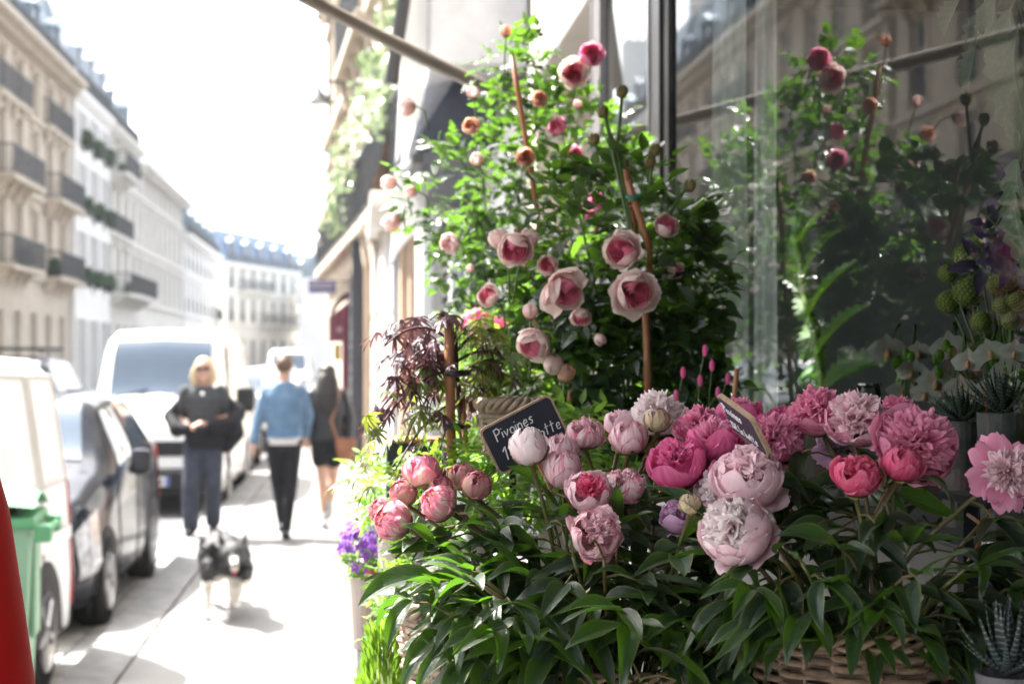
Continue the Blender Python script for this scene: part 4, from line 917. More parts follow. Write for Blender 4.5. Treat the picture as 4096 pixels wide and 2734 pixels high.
def petal_fn(phi,w0,thmax,Rr,h=1.0,off=0,curl=0,frill=.02,th0=.12,flare=0,seed=0,tipw=.45,notch=0,zc=None):
    zc=Rr*h if zc is None else zc
    def fn(u,v):
        t=2*u-1; s=v
        th=th0+(thmax-th0)*s*(1-.16*t*t*s-notch*(.5+.5*math.sin(t*9+seed*3))*s*s)
        wv=w0*(math.sin(PI*(.10+.70*s))**.7)*(1-(1-tipw)*max(0,(s-.75)/.25)**2)
        sn=max(math.sin(th),.30)
        a=phi+t*wv/sn*(.72 if sn<.5 else 1)
        n=noise.noise(Vector((t*1.6+seed*7.3,s*2.2+seed*3.1,seed*1.7)))
        n2=noise.noise(Vector((t*5+seed*5.3,s*4+seed*2.1,seed*.7+9)))
        r=Rr*(1+off+curl*s**3*(.6+.4*t*t)+flare*s*s+.035*n+frill*n2*s*s*(1+1.6*abs(t)))
        st=math.sin(th)
        return Vector((r*st*math.cos(a),r*st*math.sin(a),zc-r*h*math.cos(th)))
    return fn
def ruffle_mb(n,Rr,c,spread=1.45,wd=.20,seed=0,len0=.75,len1=1.05,frill=.05,nu=6,nv=6,up=(0,0,1),start=.25):
    rnd=random.Random(seed); m=MB(); up=Vector(up)
    for i in range(n):
        k=(i+.5)/n; th=spread*math.sqrt(k)*rnd.uniform(.93,1.05); a=i*2.39996+rnd.uniform(-.3,.3)
        d=Vector((math.sin(th)*math.cos(a),math.sin(th)*math.sin(a),math.cos(th)))
        tang=d.cross(Vector((rnd.uniform(-1,1),rnd.uniform(-1,1),rnd.uniform(-1,1)))).normalized(); nrm=d.cross(tang)
        L=Rr*rnd.uniform(len0,len1); w_=Rr*wd*rnd.uniform(.7,1.3); ph=rnd.uniform(0,6); bend=rnd.uniform(-.35,.35)*Rr; cup=rnd.uniform(.15,.5)
        def fn(u,v,d=d,tang=tang,nrm=nrm,L=L,w_=w_,ph=ph,bend=bend,cup=cup,i=i):
            t=2*u-1; s=start+(1-start)*v
            ww=w_*(.35+.9*s)*(1 if v<.66 else math.sqrt(max(0,1-((v-.66)/.36)**2*.9)))
            edge=1-.20*t*t+frill*.9*math.sin(t*5+ph)
            return Vector(c)+d*(L*s*(edge if v>.8 else 1-.06*t*t))+tang*(t*ww)+nrm*(bend*s*s+cup*w_*t*t*s+frill*Rr*math.sin(t*4+ph+s*3)*s)
        m.grid(fn,nu,nv,uv=True)
    return m
def bloom_type(kind,seed):
    """list of (name, mesh, stuffflag) in a unit of radius 1, base at the origin, opening along +Z, centre about (0,0,1)"""
    rnd=random.Random(seed*13+5); out=[]
    def guard(n,mat,thmax,w0,h=1,off0=.0,doff=.012,curl=0,frill=.05,flare=0,nm='petal',jit=.25,Rr=1,tipw=.45,th0=.12,notch=0,zc=None,nu=8,nv=10):
        for i in range(n):
            m=MB().grid(petal_fn(i*2.39996+rnd.uniform(-.1,.1),w0*rnd.uniform(.85,1.12),thmax*(1+rnd.uniform(-jit,jit)*.5),Rr,h,off0+doff*(i-n/2)*.5,curl*rnd.uniform(.4,1.4),frill,th0,flare*rnd.uniform(.4,1.5),seed*31+i,tipw,notch,zc),nu,nv,uv=True)
            out.append((nm,m.mesh(nm,PM[mat],smooth=True),0))
    if kind[0]=='bud':      # closed or half open ball of overlapping petals
        mat,openn,h=kind[1],kind[2],kind[3]
        inner=ruffle_mb(44,.88,(0,0,h*.95),1.0,.24,seed,.88,1.04 if openn>.3 else .96)
        out.append(('inner_petals',inner.mesh('inner_petals',PM[kind[4] if len(kind)>4 else mat],smooth=True),1))
        guard(6,mat,2.85-openn,.80,h,-.06,.01,0,.05,jit=.10,tipw=.6)
        guard(6,mat,2.50-openn*.8,.78,h,-.01,.012,.05*openn,.07,jit=.25,tipw=.55)
        guard(4,mat,1.9-openn*.3,.72,h,.035,.012,.12+.1*openn,.08,jit=.4,tipw=.6)
        guard(3,'sepal',.95,.55,h,.07,.01,.1,.04,nm='sepal',jit=.3,tipw=.25)
        guard(2,kind[1] if rnd.random()<.4 else 'sepal',1.35,.30,h,.09,.02,.25,.05,nm='sepal',jit=.4,tipw=.3)
    elif kind[0]=='bomb':   # guard petals below a dense ruffled dome
        mat,mat2=kind[1],kind[2]
        guard(9,mat,1.80,.85,.85,.0,.02,.10,.05,.08,jit=.25,tipw=.6,notch=.02)
        guard(6,mat2,1.6,.7,.8,.0,.02,.15,.07,.18,jit=.35,tipw=.6,notch=.03)
        out.append(('ruffled_centre',ruffle_mb(kind[3] if len(kind)>3 else 100,1.05,(0,0,.75),1.5,.22 if kind[3]<150 else .17,seed,.88,1.07,.03,start=.4).mesh('ruffled_centre',PM[mat2],smooth=True),1))
        guard(3,'sepal',.8,.5,.85,.05,.01,.1,.03,nm='sepal',tipw=.25)
    elif kind[0]=='full':   # big globe, cup of smooth petals and a ruffled mouth
        mat,mat2=kind[1],kind[2]
        guard(8,mat,2.25,.95,.95,-.04,.012,.0,.04,jit=.12,tipw=.65,notch=.01)
        guard(6,mat,1.95,1.0,.95,.03,.012,.05,.04,.02,jit=.2,tipw=.65,notch=.01)
        guard(3,mat,1.35,.8,.95,.07,.02,.2,.05,.12,jit=.3,tipw=.6,notch=.02)
        out.append(('ruffled_centre',ruffle_mb(75,1.0,(0,0,.92),1.15,.30,seed,.93,1.05,.025,start=.5).mesh('ruffled_centre',PM[mat2],smooth=True),1))
        guard(3,'sepal',.8,.45,.95,.09,.01,.1,.03,nm='sepal',tipw=.3)
    elif kind[0]=='tulip':  # cupped magenta bloom, smooth bowl open on top
        mat=kind[1]
        out.append(('inner_petals',ruffle_mb(46,.95,(0,0,.9),.95,.2,seed,.8,1.06,.05).mesh('inner_petals',PM[kind[2]],smooth=True),1))
        guard(5,mat,2.1,.95,1.02,-.03,.01,.03,.05,jit=.12,tipw=.75)
        guard(5,mat,1.85,.9,1.02,.03,.015,.08,.05,.05,jit=.3,tipw=.8)
        guard(3,mat,1.5,.6,1.0,.07,.02,.25,.08,.15,jit=.3,tipw=.6)
        guard(3,'sepal',.9,.4,1.0,.08,.01,.1,.03,nm='sepal',tipw=.3)
    elif kind[0]=='open':   # flat flower with drooping long guard petals and a small frilled heart
        guard(8,kind[1],1.30,.55,.75,.0,.03,.35,.12,.35,jit=.25,tipw=.6)
        out.append(('ruffled_centre',ruffle_mb(150,1.05,(0,0,.5),1.45,.15,seed,.7,1.15,.05).mesh('ruffled_centre',PM[kind[2]],smooth=True),1))
    elif kind[0]=='rose':
        mat,mat2,op=kind[1],kind[2],kind[3]
        guard(5,mat,2.02-.28*op,.9,.92,.02,.03,.12+.15*op,.05,.04+.12*op,jit=.2,tipw=.6)
        guard(3,mat,2.2,.9,.97,-.02,.02,.04,.04,.0,jit=.12,tipw=.65)
        for k in range(16):   # spiral heart
            rk=.95*(1-k/17); 
            m=MB().grid(petal_fn(k*2.2,1.0,2.28-.008*k,rk,1.0/rk*.86*(1-.012*k),0,.05,.06,.5,0,seed*7+k,.9,zc=.95),7,6,uv=True)
            out.append(('petal',m.mesh('petal',PM[mat2 if k>2 else mat],smooth=True),0))
        guard(4,'sepal',.7,.22,.95,.10,.02,.5,.02,nm='sepal',tipw=.15,nu=4,nv=6)
    elif kind[0]=='rosebud':
        guard(5,kind[1],2.75,.75,1.15,-.05,.02,0,.04,jit=.08,tipw=.6,nu=6,nv=8); guard(4,kind[1],2.3,.7,1.15,.02,.02,.06,.05,jit=.2,tipw=.6,nu=6,nv=8)
        guard(5,'sepal',1.1,.28,1.15,.10,.02,.15,.02,nm='sepal',tipw=.15,nu=4,nv=6)
    return out
BC={}
RECEP=MB().lathe([(.02,-.06),(.16,-.02),(.20,.06),(.14,.16),(.05,.3)],12).mesh('receptacle',stemg,smooth=True)
def bloom(kind,seed,parent,pos,axis,rad,roll=0,name='bloom',subparts=True,sq=1.0):
    k=(kind,seed)
    if k not in BC: BC[k]=bloom_type(kind,seed)
    ax=Vector(axis).normalized(); rot=basis(ax,Vector((0.03,.02,1)) if abs(ax.z)<.95 else Vector((0,1,0)),roll)
    mw=Matrix.Translation(Vector(pos)-ax*rad*.95)@rot@Matrix.Diagonal((rad,rad,rad*sq,1))
    b=place(RECEP,name,parent,mw=mw)
    for q in BC[k]:
        o=place(q[1],q[0],b)
        if q[2]: stuff(o)
    return b
# ================================================================== BASKETS AND STAND
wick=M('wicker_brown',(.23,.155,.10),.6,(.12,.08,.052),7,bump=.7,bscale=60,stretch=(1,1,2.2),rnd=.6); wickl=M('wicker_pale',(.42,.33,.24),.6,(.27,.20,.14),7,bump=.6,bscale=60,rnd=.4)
def basket(label,cx,cy,zr,r,h,mat,sx=1.0,taper=.80,thick=.0052,group=None,nst=22,name='wicker_basket'):
    b=thing(name,label,'basket',(cx,cy,zr-h),0,group)
    rows=int(h/(thick*1.95)); meshes=[]
    for ph in (0,1):
        for va in range(2):
            n=nst*4; pts=[]
            for i in range(n+1):
                a=2*PI*i/n; rad=1+ (.045 if ph else -.045)*math.cos(nst/2*a)*(1+.3*math.sin(a*5+va*2)); pts.append((rad*math.cos(a)*sx,rad*math.sin(a),.006*math.sin(a*3+va+ph)*1.2))
            meshes.append(MB().tube([(x,y,z*.3) for x,y,z in pts],thick/r*1.15,6,cap=False).mesh('wicker_strand',mat,smooth=True))
    for k in range(rows):
        z=h*(k+.5)/rows; rz=r*(taper+(1-taper)*(z/h)**.8)
        place(meshes[(k%2)*2+random.randint(0,1)],'wicker_strand',b,loc=(rr(-.0015,.0015),rr(-.0015,.0015),z),rot=(rr(-.012,.012),rr(-.012,.012),2*PI/nst*2*random.randint(0,nst//2)),scale=(rz*rr(.992,1.01),rz*rr(.992,1.01),r*rr(.9,1.1)))
    for k in range(nst):
        a=2*PI*(k+.5)/nst+.0
        MB().tube([(r*(taper+(1-taper)*t**.8)*math.cos(a)*sx,r*(taper+(1-taper)*t**.8)*math.sin(a),h*t) for t in (0,.33,.66,1.02)],thick*.75,5).obj('stake',mat,b)
    for k in range(3):   # plaited rim
        n=72; MB().tube([((r*1.02+.008*math.cos(9*2*PI*i/n+k*2.1))*math.cos(2*PI*i/n)*sx,(r*1.02+.008*math.cos(9*2*PI*i/n+k*2.1))*math.sin(2*PI*i/n),h+.006+.008*math.sin(9*2*PI*i/n+k*2.1)) for i in range(n+1)],thick*1.1,6,cap=False).obj('rim_strand',mat,b,smooth=True)
    MB().lathe([(0,0),(r*taper*.97,0),(r*taper*.97,.01),(r*.93,h*.9),(0,h*.9)],24,cap=False).obj('liner',darkin,b,scale=(sx,1,1))
    return b
BL=(.335,1.87,1.345); BRt=(.600,1.66,1.425)
basket('brown wicker basket holding the pale peonies, lower middle of the photo',*BL,.135,.20,wick,thick=.0034)
basket('brown wicker basket holding the magenta and mid pink peonies at the right',*BRt,.125,.20,wick,thick=.0036)
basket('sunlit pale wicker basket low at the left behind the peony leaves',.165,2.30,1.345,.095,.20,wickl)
basket('small round wicker basket half hidden behind the large chalk sign',.265,2.42,1.665,.055,.09,wickl,thick=.0045,nst=16)
basket('dark wicker trough of violet flowers at the left edge of the stand',.065,3.1,1.285,.062,.13,wick,thick=.008,nst=16)
st=thing('flower_stand','stepped grey metal stand that carries the flower baskets','stand',(0,0,0))
steel=M('dark_grey_metal',(.02,.022,.025),.9,(.015,.016,.018),3); steelb=M('blue_grey_metal',(.12,.17,.23),.45,(.09,.13,.18),3)
MB().box(.13,1.70,1.128,.50,2.03,1.142,bev=.003).obj('shelf',steel,st); MB().box(.44,1.50,1.208,.82,1.82,1.222,bev=.003).obj('shelf',steel,st); MB().box(.0,2.2,1.128,.62,3.3,1.142,bev=.003).obj('shelf',steel,st); MB().box(.18,2.45,1.42,.80,4.2,1.434,bev=.003).obj('shelf',steel,st)
a=W(1004,548,1.66); b_=W(972,650,1.60)
MB().prism([(-.012,-.004),(.012,-.004),(.012,.004),(-.012,.004)],0,.001,'z')
MB().tube([a,b_,b_+(b_-a)*3],.013,4,flat=.5).obj('slanted_leg',steelb,st)
MB().box(.76,1.66,1.565,.845,1.80,1.575,bev=.003).obj('side_ledge',steel,st)
for x,y,z in ((.15,1.72,1.128),(.48,2.01,1.128),(.15,2.01,1.128),(.48,1.72,1.128),(.80,1.52,1.57),(.80,1.80,1.57),(.46,1.52,1.2),(.05,2.25,1.128),(.05,3.2,1.128),(.6,2.2,1.128),(.78,2.5,1.42),(.2,4.1,1.42),(.78,4.1,1.42)): MB().box(x-.01,y-.01,0,x+.01,y+.01,z-.001).obj('leg',steel,st)
MB().tube([(.265,2.42,1.143),(.265,2.42,1.574)],.006,8).obj('basket_post',steel,st)
MB().box(.62,1.34,1.352,.80,1.50,1.364,bev=.002).obj('shelf',steel,st)
# ================================================================== PEONIES
DISC=[]
def proj(p):
    q=CM.transposed()@(Vector(p)-Vector((0,0,CH))); return 512+FPX*q.x/-q.z,341.5-FPX*q.y/-q.z,-q.z
def blocks(p,keep=.08):
    """would a leaf here hang in front of a bloom, a sign or a basket wall that the stand shows?"""
    u,v,d=proj(p)
    if u<366: return True
    if 762<u<948 and v>650: return random.random()>.22
    if 548<u<692 and v>668: return random.random()>.25
    for a,b_,r,dd in DISC:
        if (u-a)**2+(v-b_)**2<(r*1.05)**2 and d<dd+.04: return random.random()>keep
    return False
def leaf_cluster(par,base,p0,az,elev,sc,n=3,pet=.05,mats=PL):
    """petiole then a fan of leaflets; base = thing location"""
    d=Vector((math.cos(az)*math.cos(elev),math.sin(az)*math.cos(elev),math.sin(elev)))
    p1=p0+d*pet+Vector((0,0,-.004))
    MB().tube([p0-base,p0-base+d*pet*.5+Vector((0,0,.003)),p1-base],.0016,5).obj('petiole',stemm,par)
    side=Vector((-math.sin(az),math.cos(az),0))
    offs={1:[0],2:[-.4,.4],3:[-.75,0,.75],5:[-1.2,-.6,0,.6,1.2]}[n]
    for o in offs:
        o+=rr(-.2,.2); dd=(d*math.cos(o)+side*math.sin(o)+Vector((0,0,rr(-.35,.15)))).normalized()
        L=sc*(1 if abs(o)<.3 else .82)*rr(.85,1.15)
        if blocks(p1+dd*L*.45) or blocks(p1+dd*L*.9-Vector((0,0,L*.25))) or blocks(p1): continue
        place(random.choice(mats),'leaf',par,mw=orient(p1-base-dd*.002,dd,Vector((rr(-.35,.35),rr(-.5,.2),1)),0,L))
def stemcurve(a,b,up=.5):
    m=Vector((lerp(a.x,b.x,.25),lerp(a.y,b.y,.25),lerp(a.z,b.z,.6)))
    return [a*(1-t)**2+m*2*t*(1-t)+b*t*t for t in [i/8 for i in range(9)]]
def peony(label,u,v,px,y,kind,seed,axis,bk,group,nl=3,lsc=.095,roll=0,sq=1.0,leafdir=None,name='peony'):
    c=W(u,v,y); rad=px/2/FPX*y/.98; bk=Vector(bk)
    ang=random.uniform(0,2*PI); root=Vector((bk.x+.05*math.cos(ang),bk.y+.05*math.sin(ang),bk.z-.10))
    ax=Vector(axis).normalized(); base=c-ax*rad*1.0
    t=thing(name,label,'peony',root,0,group)
    pts=stemcurve(root,base); MB().tube([p-root for p in pts]+[base+ax*rad*.1-root],[.0034]*5+[.003]*3+[.0036,.006],7).obj('stem',stemm,t,smooth=True)
    bloom(kind,seed,t,c-root,ax,rad,roll,sq=sq)
    for k in range(nl):
        q=pts[[6,5,7,4,3][k%5]]; az=random.uniform(-PI,0)+rr(-.4,.4) if leafdir is None else leafdir+rr(-.8,.8)
        leaf_cluster(t,root,q,az,rr(-.3,.5),lsc*rr(.8,1.1),n=random.choice((2,3,3)))
    return t
GL='pale and bud peonies of the left basket'; GR='pink peonies of the right basket'
TOC=Vector((-.25,-1,.15))
def k_(s): return s/2.294
bp=('bud','budlit',.15,1.0,'budpink'); bd=('bud','budpink',.05,1.0,'budpink'); hp_=('bud','pale',.42,1.0,'pale')
LB=[ # label,x,y,size (2349 px wide photo), depth, kind, seed, axis
('wide bright pink peony bud topping the sunlit bud cluster at the left',968,1076,82,1.98,('bud','budlit',.25,.95,'pink'),1,(-.1,-.15,1)),
('dull green and pink peony bud behind the leftmost buds',925,1130,62,2.0,bd,2,(-.3,-.3,1)),
('small crinkled pink bud in the centre of the sunlit cluster',1010,1112,56,1.97,('bud','budpink',.2,.95,'pink'),3,(.1,-.4,1)),
('rosy bud standing behind the rightmost bud of the sunlit cluster',1060,1092,62,2.0,bd,4,(-.1,-.2,1)),
('round dark pink bud at the right end of the sunlit bud cluster',1094,1112,66,1.93,bd,5,(.15,-.5,.9)),
('plump pink and cream bud low in the middle of the sunlit cluster',1006,1152,80,1.90,bp,6,(-.6,-.4,.5)),
('small pink bud farthest left in the cluster',872,1170,54,1.98,('bud','budpink',.1,1.0,'pink'),7,(-.6,-.3,.8)),
('large pink and cream bud at the left edge with a leaf across its front',900,1192,86,1.90,('bud','budlit',.1,.95,'budpink'),8,(-.7,-.4,.25)),
('tall whitish bud in front of the large chalk sign',1213,1028,80,1.86,('bud','palest',.05,1.15,'pale'),9,(-.2,-.1,1)),
('pale pink bud behind the striped oval bud right of the chalk sign',1292,1026,78,1.95,('bud','pale',.35,.95,'pale'),10,(.1,-.1,1)),
('oval pale bud with dark pink stripes',1290,1078,84,1.86,('bud','pale',.1,1.1,'pale'),11,(-.05,-.2,1)),
('round pale pink peony with a small ruffled hole in its face',1352,1124,102,1.80,('bud','soft',.55,.95,'carmine'),12,(-.05,-.75,.6)),
('pale ball shaped peony with red streaks on its right rim',1433,1110,90,1.83,('bud','pale',.3,.92,'pale'),13,(.05,-.5,.85)),
('fully rounded pink streaked ball peony at the bottom of the pale group',1367,1222,116,1.74,('bud','pale',.55,.95,'pale'),14,(.05,-.85,.5)),
('pale peony behind the right corner of the large chalk sign',1343,986,86,1.95,('bud','pale',.45,.85,'pale'),15,(0,-.2,1)),
('pale peony half hidden behind the red striped bud',1422,968,72,2.0,('bud','soft',.4,.95,'soft'),16,(-.1,-.1,1)),
('red and white striped bud with green sepals below',1443,1002,82,1.90,('bud','pale',.15,1.0,'pale'),17,(0,-.15,1)),
('large white ruffled peony at the top centre, a bud in front of it',1510,942,116,1.98,('bomb','palest','palest',110),18,(0,-.1,1)),
('brownish cream bud in front of the white ruffled peony',1508,962,58,1.90,('bud','budgreen',.1,1.0,'pale'),19,(-.1,-.2,1))]
RBK=[
('open magenta peony with ruffled heart, lowest of the magenta group',1553,1058,128,1.80,('tulip','magenta','magenta'),20,(-.45,-.5,.9)),
('smooth closed magenta peony under the small chalk sign',1640,1004,112,1.82,('tulip','magenta','pink'),21,(-.1,-.05,1)),
('ruffled magenta peony behind the closed one',1606,968,100,1.92,('bomb','magenta','pink',90),22,(-.1,-.2,1)),
('deep pink petals of a peony standing behind the small chalk sign',1695,952,104,1.95,('tulip','magenta','pink'),23,(0,-.1,1)),
('ruffled magenta peony just right of the small chalk sign',1782,1000,120,1.82,('bomb','magenta','pink',120),24,(.15,-.75,.6)),
('small magenta bloom peeking out above the sign side',1795,955,60,1.95,('tulip','magenta','magenta'),25,(.1,-.1,1)),
('big pale pink double peony with curled petal at its right',1718,1092,150,1.70,('full','soft','soft'),26,(-.1,-.45,.8)),
('ruffled pale peony half behind the big double one',1650,1112,100,1.76,('bomb','soft','palest',100),27,(-.5,-.4,.8)),
('largest blush white peony, fluffy mouth turned to the left',1686,1214,160,1.62,('full','soft','palest'),28,(-.62,-.55,.5)),
('lilac pink peony low behind the green bud',1556,1182,80,1.76,('tulip','lilac','lilac'),29,(-.3,-.3,.8)),
('round green cream bud beside the blush white peony',1584,1154,50,1.66,('bud','budgreen',.0,1.0,'budgreen'),30,(-.1,-.2,1)),
('pink shaggy peony leftmost of the two topmost right blooms',1872,936,122,1.84,('bomb','pink','pink',110),31,(-.35,-.35,.9)),
('pink shaggy peony with pale heart, topmost in the right basket',1966,952,138,1.76,('bomb','pink','soft',120),32,(-.1,-.6,.85)),
('widest pink peony showing a dense ruffled face',2108,1010,172,1.70,('bomb','pink','pink',190),33,(.15,-.8,.6)),
('pink frilled peony behind the widest one',2060,940,90,1.84,('bomb','pink','pink',80),38,(.1,-.2,1)),
('round carmine half open peony left of the striped carmine bud',1967,1084,106,1.62,('bud','carmine',.5,.92,'carmine'),34,(-.05,-.5,.8)),
('carmine bud streaked with green below the widest pink peony',2070,1060,90,1.62,('bud','carmine',.15,.95,'carmine'),35,(.1,-.3,1)),
('open pink peony with yellowish heart at the right edge',2318,1078,118,1.60,('open','pink','soft'),36,(-.15,-.9,.3)),
('flat lilac petals of a peony in the shade below the shaggy pair',1912,1018,70,1.86,('open','lilac','lilac'),37,(-.3,-.6,.5))]
for lb,x,y_,s,dep,kd,sd,ax in LB+RBK: DISC.append((k_(x),k_(y_),k_(s)/2,dep))
DISC+=[(510,428,20,1.97),(530,425,20,1.97),(735,412,14,1.7),(752,432,14,1.7)]
for lb,x,y_,s,dep,kd,sd,ax in LB: peony(lb,k_(x),k_(y_),k_(s),dep,kd,sd,ax,BL,GL,nl=4)
for lb,x,y_,s,dep,kd,sd,ax in RBK: peony(lb,k_(x),k_(y_),k_(s),dep,kd,sd,ax,BRt if x>1600 or 'magenta' in lb else BL,GR,nl=3)
# leafy stems that spill over the rims
def spill(label,group,bk,n,azr,er,cover,lsc=.11,name='leafy_peony'):
    bk=Vector(bk)
    for i in range(n):
        az=lerp(azr[0],azr[1],(i+.5)/n)+rr(-.15,.15); e=rr(*er); L=rr(*cover)
        root=bk+Vector((.04*math.cos(az),.04*math.sin(az),-.08))
        d=Vector((math.cos(az)*math.cos(e),math.sin(az)*math.cos(e),math.sin(e)))
        tip=root+Vector((0,0,.08))+d*L
        pos_='leaning left' if d.x<-.5 else ('leaning right' if d.x>.5 else 'facing the camera')
        t=thing(name,label+', '+pos_,'peony',root,0,group+', '+pos_); pts=stemcurve(root,tip)
        MB().tube([p-root for p in pts],[.003]*6+[.0024]*3,6).obj('stem',stemm,t,smooth=True)
        for q in (3,5,6,7,8):
            leaf_cluster(t,root,pts[q],az+rr(-1.1,1.1),rr(-.5,.45) if q<8 else e,lsc*rr(.75,1.1),n=3,pet=rr(.02,.05))
spill('leafy peony stem without bloom, left basket','leafy stems of the left basket',BL,17,(-PI*1.02,.05),(.0,.3),(.07,.12),.095)
spill('leafy peony stem without bloom, left basket','leafy stems of the left basket',BL,14,(-PI*1.12,.1),(.3,1.0),(.12,.22))
spill('upright leafy peony stem rising between the pale peonies','upright leafy stems among the pale peonies',BL,12,(-PI*1.2,.2),(.9,1.35),(.12,.20))
spill('leafy peony stem without bloom, left basket','leafy stems of the left basket',BL,9,(-PI*1.15,-PI*.70),(.35,.75),(.18,.27))
spill('leafy peony stem without bloom, right basket','leafy stems of the right basket',BRt,16,(-PI*1.0,.15),(.05,.35),(.05,.10),.088)
spill('leafy peony stem between the two baskets','leafy peony stems between the baskets',(.47,1.85,1.33),8,(-PI*1.0,0),(.2,1.2),(.06,.16),.10)
spill('leafy peony stem without bloom, right basket','leafy stems of the right basket',BRt,12,(-PI*1.0,.2),(.35,1.0),(.09,.17),.095)
# ================================================================== CHALK SIGNS
slate=M('chalkboard',(.012,.016,.028),.75,(.018,.022,.034),6); slate2=M('chalkboard_plum',(.028,.012,.030),.7,(.035,.018,.038),6); kraft=M('kraft_edge',(.40,.28,.19),.8,(.30,.20,.13),30,bump=.4,bscale=200); chalk=M('chalk',(.75,.75,.76),.9,(.5,.5,.52),60)
GLY={'P':[[(0,1),(.05,.5),(.08,-.05)],[(0,.95),(.3,1.02),(.5,.8),(.4,.55),(.08,.48)]],'i':[[(.0,.55),(.04,.05)],[(.0,.8),(.02,.86)]],'v':[[(0,.55),(.17,.02),(.36,.56)]],'o':[[(.22,.55),(.03,.42),(.04,.12),(.22,.0),(.4,.15),(.4,.42),(.22,.55)]],
'n':[[(0,.55),(.03,0)],[(.02,.38),(.2,.56),(.34,.4),(.36,0)]],'e':[[(.03,.26),(.36,.32),(.32,.52),(.16,.56),(.02,.36),(.06,.08),(.22,0),(.4,.1)]],'s':[[(.32,.5),(.15,.57),(.04,.44),(.28,.22),(.2,.02),(0,.06)]],
'1':[[(0,.7),(.25,1),(.2,0)]],'8':[[(.25,.55),(.05,.75),(.22,1),(.42,.78),(.08,.25),(.25,0),(.45,.2),(.25,.55)]],'E':[[(.42,.92),(.2,.98),(.04,.6),(.08,.15),(.3,0),(.45,.1)],[(-.06,.6),(.32,.62)],[(-.06,.4),(.3,.42)]],
'b':[[(0,1.05),(.03,0)],[(.02,.4),(.22,.52),(.38,.3),(.24,.02),(.03,.05)]],'t':[[(.15,1.0),(.12,0)],[(-.02,.66),(.36,.7)]],'l':[[(0,1.05),(.03,.1),(.15,0)]],'a':[[(.34,.5),(.1,.52),(.02,.2),(.14,0),(.32,.3)],[(.34,.52),(.36,.05),(.44,0)]]}
def write(mb,txt,x,z,s,y=-.0012,gap=.16):
    for ch in txt:
        if ch==' ': x+=.35*s; continue
        w_=0
        for st_ in GLY[ch]:
            pts=[(x+(a+.12*b)*s,y,z+b*s) for a,b in st_]; w_=max(w_,max(a for a,b in st_))
            # smooth
            P=[]; 
            for i in range(len(pts)-1):
                for q in range(3): P.append(tuple(lerp(pts[i][k],pts[i+1][k],q/3) for k in range(3)))
            P.append(pts[-1]); mb.tube(P,s*.052,6,flat=1)
        x+=(w_+gap)*s
    return x
def roundrect(w_,h,r,n=5):
    o=[]
    for cx,cz,a0 in ((w_/2-r,h/2-r,0),(-w_/2+r,h/2-r,90),(-w_/2+r,-h/2+r,180),(w_/2-r,-h/2+r,270)):
        for i in range(n+1): a=R(a0+90*i/n); o.append((cx+r*math.cos(a),cz+r*math.sin(a)))
    return o
def chalksign(label,centre,w_,h,rot,lines,mat,th=.004):
    t=thing('chalk_sign',label,'sign',centre,0,'chalkboard price signs'); t.rotation_euler=rot
    MB().prism(roundrect(w_,h,.009)[::-1],0,th,'y').obj('board',kraft,t)
    MB().prism(roundrect(w_-.006,h-.006,.007)[::-1],-.0006,-.0001,'y').obj('chalk_face',mat,t)
    for tx,x,z,s in lines:
        m=MB(); write(m,tx,x,z,s,y=-.0010); stuff(m.obj('lettering',chalk,t))
    MB().tube([(0,th+.002,-h/2+.02),(0,th+.002,-h/2-.16)],.0025,6).obj('stick',bamboo,t)
    return t
c1=W(525,434,1.97)
chalksign('large black chalk price sign reading Pivoines, leaning to the left behind a white bud',c1,.113,.072,(R(6),R(-27),R(4)),[('Pivoines',-.040,.010,.0165),('18E',-.040,-.020,.019),('botte',.010,-.0150,.0160)],slate)
c2=W(742,425,1.70)
sg=chalksign('small dark plum chalk price sign turned almost edge on among the magenta peonies',c2,.098,.060,(0,0,0),[('Pivoines',-.042,.006,.014),('18E la botte',-.042,-.019,.0125)],slate2,.006)
X_=Vector((.019,-.092,-.028)).normalized(); Z_=Vector((-.029,-.019,.047)); Z_=(Z_-X_*Z_.dot(X_)).normalized(); Y_=Z_.cross(X_)
sg.rotation_euler=Matrix((X_,Y_,Z_)).transposed().to_euler()
# ================================================================== ROSE BUSHES
def compound(scale,seed,nu=6,nv=7,n=5,wd=.64):
    rnd=random.Random(seed); m=MB(); k=0
    m.tube([(0,0,0),(0,.5*scale*1.3,.01),(0,scale*1.55,-.03*scale)],.025*scale,4)
    sp=[(1.5,0)]+[(.95-.45*(j//2),(1 if j%2 else -1)) for j in range(n-1)]
    for y,sd in sp:
        L=scale*(1.0 if sd==0 else rnd.uniform(.72,.92)); a=sd*rnd.uniform(.85,1.25)
        lm=leaf_mb(1,wd*rnd.uniform(.9,1.1),rnd.uniform(-.1,.7),rnd.uniform(.05,.28),.012,rnd.uniform(-.3,.3),nu,nv,2.5,seed*5+k,.62); k+=1
        M4=Matrix.Translation((0,y*scale*.95,0))@Matrix.Rotation(-a,4,'Z')@Matrix.Rotation(rnd.uniform(-.5,.5),4,'Y')@Matrix.Rotation(rnd.uniform(-.4,.2),4,'X')@Matrix.Scale(L,4)
        m.add([M4@Vector(p) for p in lm.v],lm.f,lm.uv)
    return m
RCP=[compound(1,s_).mesh('leaf',roseleaf,smooth=True) for s_ in range(8)]
RCS=[compound(1,50+s_,3,4) for s_ in range(4)]
def rnd_in(el):
    tot=[e[3] for e in el]; e=random.choices(el,tot)[0]
    while True:
        p=Vector((random.uniform(-1,1),random.uniform(-1,1),random.uniform(-1,1)))
        if p.length<1: break
    p=p*(p.length**-.35 if p.length>.05 else 1)
    if p.length>1: p.normalize()
    return Vector(e[0])+Vector((p.x*e[1][0],p.y*e[1][1],p.z*e[1][2])),Vector(e[0])
